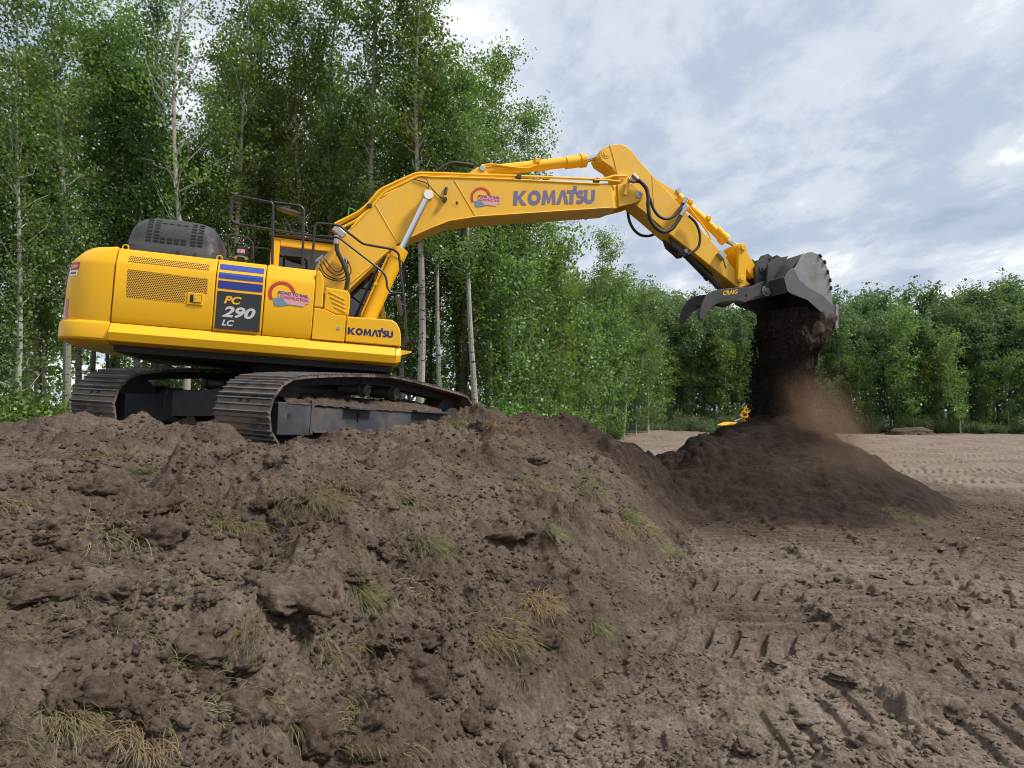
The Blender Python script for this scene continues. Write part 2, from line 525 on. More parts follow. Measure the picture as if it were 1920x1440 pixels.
# turned sods and clods that make the lumpy face of the mound: x, y, radius, height
tr = random.Random(21)
SODS = []
for _ in range(300):
    X = tr.uniform(-7.5, 4.0); Y = tr.uniform(1.4, 13.0)
    r_ = tr.choice((0.09, 0.12, 0.16, 0.2, 0.28, 0.4))
    SODS.append((X, Y, r_, r_ * tr.uniform(0.22, 0.5), tr.uniform(0, 3.1), tr.uniform(0.55, 1.0)))
SODS += [(-2.05, 4.55, 0.34, 0.2, 0.3, 0.8), (-1.45, 4.1, 0.42, 0.22, 0.5, 0.7), (0.02, 5.4, 0.42, 0.26, 0.2, 0.6), (0.75, 6.3, 0.42, 0.22, 0.2, 0.6),
         (-3.9, 6.2, 0.26, 0.24, 0.9, 0.8), (-2.75, 6.6, 0.4, 0.2, 0.1, 0.7), (-1.9, 5.6, 0.5, 0.22, 0.1, 0.7), (-0.9, 6.6, 0.5, 0.2, 0.4, 0.6),
         (-1.2, 2.9, 0.3, 0.16, 0.4, 0.8), (0.5, 4.7, 0.3, 0.16, 1.2, 0.7), (-0.35, 11.0, 0.45, 0.25, 0, .8), (0.3, 10.9, 0.5, 0.25, 0.6, .8)]

# strips of crawler-track prints on the levelled ground: x, y of centre, heading (0 = along +Y), length, width, depth
LANES = [(2.50, 7.45, R(-2), 2.4, 0.95, 0.065), (1.95, 5.42, R(2), 1.1, 0.82, 0.06), (2.45, 6.16, R(88), 2.2, 0.48, 0.055), (1.75, 4.66, R(86), 1.9, 0.56, 0.040),
         (3.4, 4.30, R(82), 1.8, 0.60, 0.022), (4.7, 6.6, R(8), 2.6, 0.6, 0.035), (3.9, 5.3, R(3), 1.2, 0.7, 0.04), (1.35, 3.45, R(66), 1.8, 0.55, 0.018),
         (2.7, 3.5, R(70), 1.6, 0.6, 0.018), (4.4, 3.6, R(78), 1.8, 0.6, 0.018), (5.4, 4.9, R(12), 2.0, 0.6, 0.035)]
for _ in range(16):
    LANES.append((tr.uniform(3.9, 7.0), tr.uniform(3.6, 8.2), R(tr.choice((0, 4, 85, 90, 95, 30))) + tr.uniform(-.1, .1), tr.uniform(1.4, 3.0), 0.6, tr.uniform(0.02, 0.035)))
for _ in range(95):
    Y = 8 + 38 * tr.random() ** 1.3
    X = tr.uniform(0.05 * Y + 1.5, 0.95 * Y + 2)
    LANES.append((X, Y, R(tr.choice((0, 0, 6, -7, 88, 94, 20))) + tr.uniform(-.1, .1), tr.uniform(3, 9), 0.7, tr.uniform(0.035, 0.06)))


def base_height(x, y, want_d=False):
    """mound, dumped pile and saddle without the fine roughness; returns height, mound mask, pile mask"""
    warp = 0.35 * fbm(x, y, 1.7, 3, 5) + 0.10 * fbm(x, y, 0.45, 2, 8)
    d = poly_inside_dist(x, y, MOUND) + warp
    dd = np.maximum(d, 0)
    sx_ = np.where(x > 1.2, np.clip(1 - (x - 1.2) / 3.2, 0.3, 1), 1.0)      # the mound falls away to a saddle on the right
    hm = 1.22 * sx_ * np.tanh(0.60 * dd)
    msk = sstep(0.0, 0.5, d)
    hm += msk * (0.24 * bump(x, y, -5.2, 8.7, 1.2, 0.7) + 0.16 * bump(x, y, -7.3, 8.4, 1.3, 0.8) + 0.20 * bump(x, y, -0.75, 11.0, 0.9, 0.8)
                 + 0.24 * bump(x, y, 0.7, 12.1, 1.1, 0.8) + 0.12 * bump(x, y, -1.7, 8.35, 0.7, 0.5) - 0.18 * bump(x, y, -3.1, 7.5, 0.6, 0.5)
                 - 0.10 * bump(x, y, -6.3, 9.3, .5, .4))
    ax, ay = x - 5.15, y - 12.9
    th = np.arctan2(ay, ax)
    rad = 3.05 - 0.85 * np.cos(th) - 0.45 * np.sin(th) + 0.35 * fbm(x, y, 1.9, 3, 31)
    rr = np.sqrt(ax * ax + ay * ay) / rad
    hp = 1.72 * np.maximum(1 - rr, 0) ** 1.10
    pmask = sstep(1.06, 0.9, rr)
    h = np.maximum(hm, hp) + 0.18 * np.minimum(hm, hp)
    return (h, msk, pmask, d) if want_d else (h, msk, pmask)


def height(x, y, fine=True, full=False):
    h, msk, pmask, d_in = base_height(x, y, True)
    dist = np.sqrt(x * x + y * y)
    field = (1 - msk) * (1 - pmask)
    # rolling lumps on the mound
    lump = 0.13 * fbm(x, y, 1.25, 2, 2) + 0.17 * billow(x, y, 0.62, 2, 14) - 0.05
    h = h + msk * lump + pmask * 0.07 * fbm(x, y, 0.55, 4, 41)
    order = np.argsort(y); ysort = y[order]
    for (cx, cy, r_, hh, a, asp) in SODS:
        i0, i1 = np.searchsorted(ysort, (cy - r_ * 1.7, cy + r_ * 1.7))
        sel = order[i0:i1]
        sel = sel[np.abs(x[sel] - cx) < r_ * 1.7]
        if not len(sel):
            continue
        xs, ys = x[sel], y[sel]
        dx, dy = xs - cx, ys - cy
        ca, sa = math.cos(a), math.sin(a)
        u = (dx * ca + dy * sa) / r_; v = (-dx * sa + dy * ca) / (r_ * asp)
        q = np.sqrt(u * u + v * v) * (1 + 0.55 * fbm(xs, ys, r_ * 0.9, 3, 51))
        prof = sstep(1.06, 0.30, q)
        h[sel] += msk[sel] * hh * prof * (0.75 + 0.35 * fbm(xs, ys, 0.2, 2, 61))
    if fine:
        near = sstep(26, 8, dist)
        patch = 0.35 + 0.9 * sstep(-0.25, 0.3, fbm(x, y, 1.1, 2, 66))       # smooth slides between broken ground
        h += msk * patch * (0.085 * billow(x, y, 0.2, 3, 71) + 0.045 * billow(x, y, 0.07, 2, 77) * near)
        h += pmask * (0.05 * billow(x, y, 0.2, 3, 73) + 0.012 * billow(x, y, 0.07, 2, 74) + 0.10 * billow(x, y, 0.75, 2, 79))
        # field: crumbly, rutted
        clod = np.clip(fbm(x, y, 0.27, 4, 81, 0.6), -0.1, 1.0)
        rough = 0.5 + 0.9 * sstep(-0.15, 0.35, fbm(x, y, 1.6, 2, 99))
        h += field * (0.05 * fbm(x, y, 2.4, 3, 83) + 0.05 * clod * rough + rough * (0.075 * billow(x, y, 0.17, 3, 85) + 0.045 * billow(x, y, 0.06, 2, 87) * near))
        # broken slabs: tilted plates with steep edges
        sl = fbm(x, y * 1.7, 0.5, 2, 91)
        h += field * near * 0.022 * sstep(0.10, 0.16, sl) * (0.6 + sl)
        for li, (cx, cy, a, ln, wd, dp) in enumerate(LANES):
            L = max(ln, wd) * 0.72
            i0, i1 = np.searchsorted(ysort, (cy - L, cy + L))
            sel = order[i0:i1]
            sel = sel[np.abs(x[sel] - cx) < L]
            if not len(sel):
                continue
            xs, ys = x[sel], y[sel]
            dx, dy = xs - cx, ys - cy
            along = dx * math.sin(a) + dy * math.cos(a); across = dx * math.cos(a) - dy * math.sin(a)
            across = across + 0.05 * fbm(xs, ys, 0.5, 2, 95)
            m_ = sstep(ln / 2, ln / 2 - 0.3, np.abs(along)) * sstep(wd / 2 + 0.02, wd / 2 - 0.03, np.abs(across))
            m_ = m_ * sstep(*((-0.95, -0.45) if li < 3 else (-0.25, 0.0) if li < 11 else (-0.42, -0.12)), fbm(xs, ys, 0.9, 3, int(abs(cx * 7)) % 40 + 3))
            skew = 0.55 if abs(math.sin(a)) > 0.8 else 0.0
            ph = ((along + skew * across) / (0.26 if li < 2 else 0.205) + 0.12 * fbm(xs, ys, 0.35, 2, 97)) % 1.0
            groove = np.exp(-((ph - 0.5) / (0.29 if li < 2 else 0.17)) ** (14 if li < 2 else 6))
            flat = 0.02 - 1.7 * dp * groove + 0.010 * fbm(xs, ys, 0.09, 2, 98)
            berm = 0.02 * np.exp(-((np.abs(across) - wd / 2 - 0.05) / 0.05) ** 2) * sstep(ln / 2, ln / 2 - 0.3, np.abs(along)) * (0.6 + fbm(xs, ys, 0.2, 3, 93))
            f_ = field[sel]
            keep = h[sel]
            h[sel] = keep * (1 - 0.85 * m_ * f_) + f_ * (m_ * flat + berm)
    return (h, msk, pmask, d_in) if full else h


def ground_z(x, y):
    a = np.array([float(x)]); b = np.array([float(y)])
    return float(height(a, b)[0])


# edge of the wood as a polyline (x, y); the wood lies on its left/far side
WOOD = np.array([(-60, 10), (-16, 15.5), (-8, 17.0), (-1.5, 19.0), (1.0, 22), (3.2, 27), (5.0, 34), (8, 43), (11, 47.5), (25, 47), (70, 45), (200, 45), (200, 300), (-200, 300), (-200, 10)])


def build_ground():
    fine = np.radians(np.linspace(-41, 41, 760))
    side = np.radians(np.linspace(41, 100, 90)[1:])
    back = np.radians(np.linspace(100, 260, 60)[1:-1])
    ang = np.concatenate([-side[::-1], fine, side, back])          # full circle, measured from +Y towards +X
    rad = np.concatenate([[0.25], np.geomspace(0.9, 2.5, 50)[:-1], np.geomspace(2.5, 16, 640)[:-1], np.geomspace(16, 62, 130), np.geomspace(66, 900, 26)])
    A, Rr = np.meshgrid(ang, rad)
    x = (Rr * np.sin(A)).ravel(); y = (Rr * np.cos(A)).ravel()
    z, msk, pm, d_in = height(x, y, full=True)
    r_ = Rr.ravel()
    z *= sstep(120, 60, r_) * sstep(0.4, 1.2, r_)
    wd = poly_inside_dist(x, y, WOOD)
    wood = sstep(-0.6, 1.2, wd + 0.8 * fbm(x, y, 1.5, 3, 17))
    rise = 0.30 * sstep(25, 50, y) * sstep(16, 8, x)
    z = z + rise
    # moisture: fresh soil is dark, the driven field has dried
    fresh = np.maximum(np.maximum(pm, 0.9 * bump(x, y, 2.6, 11.9, 2.1, 1.6)), 0.7 * bump(x, y, 2.3, 10.4, 1.2, 1.3))
    tone_m = sstep(-0.12, 0.15, d_in)
    dry = 0.95 - 0.17 * sstep(15, 5, r_) * (1 - tone_m) - 0.31 * tone_m + 0.17 * fbm(x, y, 2.2, 3, 23)
    edge = sstep(1.35, 0.9, np.sqrt((x - 5.1) ** 2 + (y - 12.4) ** 2) / 3.9)
    dry = dry * (1 - edge * 0.35)
    dry = dry * (1 - fresh) + fresh * 0.17
    nr, na = Rr.shape
    idx = np.arange(nr * na).reshape(nr, na)
    nxt = np.roll(idx, -1, axis=1)
    q = np.stack([idx[:-1], nxt[:-1], nxt[1:], idx[1:]], axis=-1).reshape(-1, 4)[:, ::-1]
    me = fast_mesh('ground', np.stack([x, y, z], 1), q, {'dry': ('POINT', np.clip(dry, 0, 1)), 'wood': ('POINT', wood)}, False)
    return tag(link('ground', me, M['ground']), 'bare soil ground with lumpy mound, dumped pile and rutted field', kind='structure')


build_ground()

# ------------------------------------------------------------------ trees and shrubs
def leaf_cloud(rs, centres, sig, per, size, droop=0.2, jitter=0.35):
    """rhombic leaves scattered round cluster centres -> verts, faces, tone"""
    n = len(centres) * per
    c = np.repeat(centres, per, axis=0)
    s = np.repeat(sig, per)[:, None]
    p = c + rs.normal(0, 1, (n, 3)) * s * np.array([1, 1, 0.75])
    nrm = rs.normal(0, 1, (n, 3)); nrm[:, 2] += 0.35
    nrm /= np.linalg.norm(nrm, axis=1)[:, None]
    ax = rs.normal(0, 1, (n, 3)); ax[:, 2] -= droop
    ax -= nrm * (ax * nrm).sum(1)[:, None]
    ax /= np.linalg.norm(ax, axis=1)[:, None]
    bx = np.cross(nrm, ax)
    ln = size * rs.uniform(1 - jitter, 1 + jitter, n)[:, None]
    wd = ln * 0.42
    v = np.stack([p - ax * ln * 0.5, p + bx * wd + nrm * ln * 0.06, p + ax * ln * 0.5, p - bx * wd + nrm * ln * 0.06], 1).reshape(-1, 3)
    f = np.arange(n * 4).reshape(n, 4)
    clump = np.repeat(rs.uniform(0, 1, len(centres)), per)
    tone = np.clip(0.55 * clump + 0.45 * rs.uniform(0, 1, n), 0, 1)
    return v, f, tone


def make_tree(seed, H, base, rad, nbr, per, size, trunk_r, sig=0.2, taper_top=0.35, dead=0.0, nseg=4):
    rs = np.random.RandomState(seed)
    mb = MB()
    bend = rs.normal(0, 1, (2, 3)) * np.array([[0.25], [0.12]])
    zs = np.linspace(-0.4, H * 0.97, 16)

    def spine(z):
        t_ = max(z, 0) / H
        return Vector((bend[0, 0] * t_ ** 1.5 + bend[1, 0] * math.sin(t_ * 7 + bend[0, 2] * 9), bend[0, 1] * t_ ** 1.5 + bend[1, 1] * math.sin(t_ * 6 + bend[1, 2] * 9), z))
    pts = [spine(z) for z in zs]
    mb.tube(pts, 0, 9, True, [trunk_r * (1 - 0.93 * (max(z, 0) / H) ** 0.9) * (1.25 if z <= 0 else 1) for z in zs])
    cen, sg = [], []
    for k in range(nbr):
        f = (k + rs.uniform(0, 1)) / nbr
        z0 = H * (base + (0.97 - base) * f)
        prof = math.sin(math.pi * min(1, 0.18 + 0.82 * (1 - f) ** 0.8)) ** 0.7 if f > 0.12 else 0.65
        L = rad * prof * rs.uniform(0.55, 1.15)
        az = rs.uniform(0, 2 * math.pi) if k % 3 else k * 2.4
        el = R(rs.uniform(15, 50) + 22 * f)
        o = spine(z0)
        d = Vector((math.cos(az) * math.cos(el), math.sin(az) * math.cos(el), math.sin(el)))
        path = [o]
        for s in range(1, nseg + 1):
            q = o + d * L * s / nseg + Vector(tuple(rs.normal(0, 0.05, 3))) * L * 0.8
            q.z += 0.10 * L * (s / nseg) ** 2
            path.append(q)
        r0 = max(0.008, trunk_r * 0.30 * (1 - 0.75 * f))
        mb.tube(path, 0, 5, False, [r0 * (1 - 0.82 * s / nseg) for s in range(nseg + 1)])
        if rs.uniform() < dead:
            continue
        for s in np.linspace(0.28, 1.05, max(3, int(L * 5.2))):
            i = min(int(s * nseg), nseg - 1)
            q = path[i].lerp(path[i + 1], min(1.2, s * nseg - i))
            off = rs.normal(0, 0.17 * (0.5 + L * 0.35), 3)
            cen.append((q.x + off[0], q.y + off[1], q.z + off[2])); sg.append(sig * rs.uniform(0.65, 1.25))
    for s in range(6):
        q = spine(H * (0.93 + 0.015 * s))
        cen.append(tuple(q)); sg.append(sig * 0.7)
    v, f, tone = leaf_cloud(rs, np.array(cen), np.array(sg), per, size)
    crown = fast_mesh('crown', v, f, {'tone': ('FACE', tone)})
    crown.materials.append(M['leaf'])
    o = mb.build('trunk', M['bark'])
    trunk = o.data
    bpy.data.objects.remove(o)
    return trunk, crown


def make_shrub(seed, H, rad, n, per, size, mat):
    rs = np.random.RandomState(seed)
    mb = MB(); cen = []; sg = []
    for k in range(n):
        az = rs.uniform(0, 6.283); r_ = rad * math.sqrt(rs.uniform(0, 1)) ; h = H * rs.uniform(0.45, 1.0) * (1 - 0.35 * (r_ / rad) ** 2)
        a = Vector((0.15 * math.cos(az), 0.15 * math.sin(az), -0.2)); b = Vector((r_ * math.cos(az), r_ * math.sin(az), h))
        mid_ = a.lerp(b, 0.5) + Vector((0, 0, 0.12 * h))
        mb.tube([a, mid_, b], 0, 4, False, [0.016, 0.010, 0.004])
        for s in np.linspace(0.25, 1.0, 6):
            q = a.lerp(mid_, s * 2) if s < 0.5 else mid_.lerp(b, s * 2 - 1)
            cen.append((q.x, q.y, q.z)); sg.append(0.15 + 0.05 * rs.uniform())
    v, f, tone = leaf_cloud(rs, np.array(cen), np.array(sg), per, size)
    crown = fast_mesh('foliage', v, f, {'tone': ('FACE', tone)})
    crown.materials.append(mat)
    o = mb.build('stems', M['bark'])
    st_ = o.data
    bpy.data.objects.remove(o)
    return st_, crown


def place(kind, meshes, names, x, y, z, s, rz, lean=(0, 0), sz=None):
    o = empty(kind, (x, y, z), (lean[0], lean[1], rz))
    o.scale = (s, s, sz or s)
    for nm, me in zip(names, meshes):
        link(nm, me, None, o)
    return o


NEAR = [make_tree(101, 13.0, 0.30, 1.35, 60, 40, 0.076, 0.115, 0.17), make_tree(102, 14.0, 0.40, 1.3, 54, 40, 0.076, 0.12, 0.17),
        make_tree(103, 12.5, 0.22, 1.45, 62, 38, 0.076, 0.10, 0.18), make_tree(104, 13.5, 0.48, 1.35, 48, 42, 0.076, 0.105, 0.17),
        make_tree(105, 11.5, 0.12, 1.4, 64, 36, 0.074, 0.085, 0.18)]
BARE = make_tree(110, 13.0, 0.22, 1.9, 60, 14, 0.08, 0.10, 0.16, dead=0.72)
FAR = [make_tree(201, 10.0, 0.22, 1.7, 44, 17, 0.15, 0.075, 0.22), make_tree(202, 10.5, 0.34, 1.6, 42, 17, 0.15, 0.08, 0.22),
       make_tree(203, 9.0, 0.12, 1.6, 46, 16, 0.15, 0.06, 0.22), make_tree(204, 10.0, 0.45, 1.5, 36, 19, 0.15, 0.075, 0.23)]
SAPLING = [make_tree(301, 5.0, 0.10, 1.1, 34, 18, 0.11, 0.03, 0.16), make_tree(302, 6.5, 0.15, 1.2, 36, 18, 0.11, 0.035, 0.17)]
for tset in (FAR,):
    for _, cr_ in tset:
        cr_.materials[0] = M['leaf_far_hazed']
SHRUB = [make_shrub(401, 2.0, 1.1, 40, 11, 0.085, M['leaf_shrub']), make_shrub(402, 1.5, 1.2, 42, 11, 0.08, M['leaf_shrub']), make_shrub(403, 2.6, 1.1, 44, 11, 0.09, M['leaf_shrub'])]
SHRUB_FAR = []
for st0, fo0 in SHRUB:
    fo1 = fo0.copy(); fo1.materials[0] = M['leaf_far_hazed']
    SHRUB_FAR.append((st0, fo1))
TR = random.Random(5)


def px_x(px, y):
    return (px - 960) / 1300 * y


# trees that stand out at the near edge of the wood: pixel column, distance, height factor, mesh, sideways lean in degrees, label
STAND = [
    (893, 18.8, 0.80, 3, 2.6, 'white-barked aspen leaning right, base just behind the end of the track', False),
    (776, 18.2, 1.05, 1, 0.3, 'pale straight aspen just right of the cab, left one of a close pair', False),
    (789, 19.0, 0.96, 3, 0.8, 'slim pale aspen just right of the cab, right one of a close pair', False),
    (664, 18.0, 1.10, 1, 1.5, 'tall grey aspen rising behind the bend of the boom', False),
    (333, 17.4, 1.12, 1, 0.6, 'tall half-bare aspen with many dead branches above the black engine hood', True),
    (425, 18.4, 1.05, 0, 0.5, 'leafy aspen behind the square handrail loop on the deck', False),
    (255, 18.8, 0.98, 3, -0.5, 'dark-trunked aspen behind the left end of the engine hood', False),
    (130, 17.0, 1.05, 0, 0.0, 'aspen above the counterweight, trunk nearly lost in its leaves', False),
    (30, 15.8, 1.0, 4, 0.0, 'bushy aspen at the left edge of the photo, leaves down to the ground', False),
    (470, 19.5, 1.08, 3, 1.0, 'slender aspen behind the handrail mirror', False),
    (555, 18.9, 1.06, 2, 0.8, 'leafy aspen rising behind the yellow cab roof', False),
    (612, 19.6, 1.0, 1, 0.5, 'narrow grey aspen between cab roof and boom', False),
    (822, 20.2, 0.88, 3, 0.0, 'thin pale aspen right of the close pair, under the boom', False),
    (860, 20.8, 0.84, 1, -0.4, 'thin dark aspen left of the white leaning trunk', False),
    (921, 21.4, 1.02, 0, 0.6, 'tallest pointed aspen above the arm cylinder', False),
    (942, 22.4, 0.86, 2, -0.6, 'leafy aspen right of the white leaning trunk', False),
    (1003, 24.0, 0.97, 0, 0.4, 'aspen at the right end of the tall group, tip above the boom text', False),
    (1040, 27.5, 0.80, 4, 0.4, 'bushy young aspen below the middle of the boom', False),
    (1122, 33.0, 0.86, 4, 0.2, 'airy pointed aspen standing alone above its neighbours left of the bucket thumb', False),
    (1170, 37.0, 0.72, 2, 0, 'rounded aspen right of the airy pointed one', False),
    (1214, 41.0, 0.75, 4, 0, 'pointed young aspen just left of the thumb tips', False),
]
for px, y, s, mi, lean, lab, bare in STAND:
    o = place('aspen_tree', BARE if bare else NEAR[mi], ('trunk', 'crown'), px_x(px, y), y, 0.0, 1.0, TR.uniform(0, 6.28), (0, R(lean)), s)
    o.scale = (0.94 + 0.1 * s * TR.random(),) * 2 + (s,)
    tk = o.children[0] if o.children[0].name.startswith('trunk') else o.children[1]
    tk.material_slots[0].link = 'OBJECT'
    tk.material_slots[0].material = M['bark_dark' if 'dark' in lab else 'bark_grey' if 'grey' in lab or 'lost' in lab else 'bark_pale']
    tag(o, lab, 'tree', 'aspens at the near edge of the wood')
# filler rows of the left wood
rows = [(20.5, 20, 17.5, 1.4), (23.5, 18, 19, 1.5), (27.0, 16, 22, 1.6)]
for y0, n, _, sp in rows:
    for k in range(n):
        px = -120 + (k + TR.uniform(0.1, 0.9)) * (1110 / n)
        y = y0 + TR.uniform(-1.2, 1.2) - max(0, 300 - px) / 300 * 1.5 + max(0, px - 800) / 100
        s = TR.uniform(0.84, 1.02)
        if px > 760:
            s *= 0.80
        o = place('aspen_tree', NEAR[TR.randrange(5)], ('trunk', 'crown'), px_x(px, y), y, 0, 1.0, TR.uniform(0, 6.28), (R(TR.uniform(-1.5, 1.5)), R(TR.uniform(-1.5, 1.5))), s)
        tag(o, 'green aspen crowded among others inside the tall wood on the left', 'tree', 'aspens inside the wood on the left')
# the bend of the wood and the treeline across the field
for k in range(30):
    f = k / 29
    px = 985 + 300 * f; y = 27 + 24 * f + TR.uniform(-0.5, 3.0)
    top = 505 + 65 * min(1, f * 1.3) + TR.uniform(-12, 22)
    Ht = 1.6 + (768 - top) * y / 1300
    me = FAR[TR.randrange(4)] if y > 32 else NEAR[TR.choice((0, 2, 4))]
    s = Ht / (10.0 if y > 32 else 12.6)
    o = place('aspen_tree', me, ('trunk', 'crown'), px_x(px, y), y, 0.1, min(1.05, s * 1.05), TR.uniform(0, 6.28), (0, R(TR.uniform(-2, 2))), s)
    tag(o, 'green tree where the wood bends back between boom and bucket', 'tree', 'trees where the wood bends back')
for row, (y0, n) in enumerate(((48.0, 46), (50.5, 46), (53.5, 44), (57.0, 44))):
    for k in range(n):
        px = 1230 + (k + TR.uniform(0.05, 0.95)) * (850 / n)
        y = y0 + TR.uniform(-1.0, 1.0)
        top = 582 - 26 * sstep(1650, 1900, np.array(float(px))) + TR.uniform(-16, 34) + (0 if row > 0 else 26)
        s = (1.6 + (768 - float(top)) * y / 1300) / 10.0
        o = place('aspen_tree', FAR[TR.randrange(4)], ('trunk', 'crown'), px_x(px, y), y, 0, min(1.1, s * 1.08), TR.uniform(0, 6.28), (0, R(TR.uniform(-3, 3))), s)
        tag(o, 'green tree in the far treeline across the levelled field', 'tree', 'trees of the far treeline')
for k in range(26):
    px = 1180 + 780 * (k + TR.random()) / 26
    y = 46.4 + TR.uniform(-0.6, 0.8)
    s = TR.uniform(0.6, 1.15)
    o = place('young_tree', SAPLING[k % 2], ('trunk', 'crown'), px_x(px, y), y, 0, s, TR.uniform(0, 6.28))
    tag(o, 'short young tree at the foot of the far treeline', 'tree', 'young trees at the foot of the far treeline')
for px, y, s, lab in ((1700, 45.2, 1.25, 'bright young tree standing out low in the far treeline right of the falling soil'),
                      (1790, 45.0, 1.0, 'smaller young tree right of the bright one in the far treeline'), (1150, 36.0, 0.9, 'young tree at the field edge below the airy pointed aspen')):
    o = place('young_tree', SAPLING[1], ('trunk', 'crown'), px_x(px, y), y, 0, s, 1.0)
    tag(o, lab, 'tree')
# thicket of young growth at the wood edge, right of the leaning white aspen
for px, y, s in [(925, 20.6, 0.75), (955, 20.9, 0.95), (975, 22.0, 0.8), (1000, 22.4, 1.05), (1022, 24.0, 0.85), (1040, 24.8, 1.1), (1062, 26.5, 0.9), (1085, 28.5, 1.1), (1105, 31, 0.9), (1135, 33, 1.1), (1160, 36, 1.0), (1190, 39, 1.1), (1215, 42, 1.2), (1245, 44, 1.0), (960, 23.5, 1.15), (1012, 26, 1.2)]:
    o = place('young_tree', SAPLING[TR.randrange(2)], ('trunk', 'crown'), px_x(px, y), y, 0, s, TR.uniform(0, 6.28), (0, R(TR.uniform(-4, 4))))
    tag(o, 'leafy young tree in the thicket between the white aspen and the field', 'tree', 'young trees in the thicket')
# shrubs
for px, y, s in [(8, 13.9, 1.0), (-40, 13.5, 1.2), (55, 14.6, 0.85), (95, 15.6, 0.8), (140, 16.3, 0.8), (200, 16.8, 0.8), (270, 17.0, 0.75), (345, 17.2, 0.7), (420, 17.2, 0.75), (500, 17.4, 0.7),
                 (700, 17.8, 0.7), (745, 18.0, 0.75), (815, 18.2, 0.65), (860, 18.6, 0.6)]:
    o = place('shrub', SHRUB[TR.randrange(3)], ('stems', 'foliage'), px_x(px, y), y, 0.35 if px < 150 else 0.2, s, TR.uniform(0, 6.28))
    tag(o, 'leafy green shrub at the foot of the wood behind the excavator', 'shrub', 'shrubs behind the excavator')
for px, y, s in [(915, 19.0, 0.8), (950, 19.6, 0.9), (985, 20.4, 0.85), (1010, 21.5, 0.8), (1035, 22.8, 0.75), (1055, 24.6, 0.75), (1080, 27, 0.6), (1110, 31, 0.6), (1150, 35, 0.7), (960, 21.5, 1.1), (1000, 23.0, 1.1), (1030, 25.5, 1.1)]:
    o = place('shrub', SHRUB[TR.randrange(3)], ('stems', 'foliage'), px_x(px, y), y, 0.05, s, TR.uniform(0, 6.28))
    tag(o, 'bright green shrub at the wood edge right of the tracks', 'shrub', 'shrubs right of the tracks')
for k in range(24):
    px = 1180 + 800 * (k + TR.random()) / 24
    y = 45.6 + TR.uniform(-0.5, 0.9)
    s = TR.uniform(0.45, 0.95)
    o = place('shrub', SHRUB_FAR[TR.randrange(3)], ('stems', 'foliage'), px_x(px, y), y, 0, s * 1.1, TR.uniform(0, 6.28), sz=s * 0.8)
    tag(o, 'low green shrub at the foot of the far treeline', 'shrub', 'shrubs at the foot of the far treeline')


def foliage_mass(name, seed, spots, n, size, mat, label):
    """leaves of the wood's depth, too many and too far in to tell apart"""
    rs = np.random.RandomState(seed)
    i = rs.randint(0, len(spots), n // 30)
    sp = np.array(spots)[i]
    c = np.stack([sp[:, 0] + rs.uniform(-1, 1, len(i)) * sp[:, 3], sp[:, 1] + rs.uniform(-1, 1, len(i)) * sp[:, 4], sp[:, 2] * rs.uniform(0.0, 1.0, len(i)) ** 1.15], 1)
    v, f, tone = leaf_cloud(rs, c, np.full(len(c), size * 2.2), 30, size)
    me = fast_mesh(name, v, f, {'tone': ('FACE', tone)})
    return tag(link(name, me, mat), label, 'foliage', kind='stuff')


foliage_mass('wood_depth', 61, [(px_x(p, 33), 33, 6.5, 2.0, 2.0) for p in range(-150, 1050, 60)], 30000, 0.22, M['leaf'], 'dense green depth of the wood behind the left aspens')
foliage_mass('undergrowth', 62, [(px_x(p, y), y, 1.5, 1.0, 1.2) for p in range(-150, 1050, 50) for y in (19.5, 22, 25)], 35000, 0.10, M['leaf_shrub'], 'low undergrowth on the floor of the left wood')
foliage_mass('far_wood_depth', 63, [(px_x(p, 61), 61, 8.0, 2.5, 1.5) for p in range(1000, 2150, 60)], 45000, 0.24, M['leaf_far_hazed'], 'dense green depth of the far treeline')

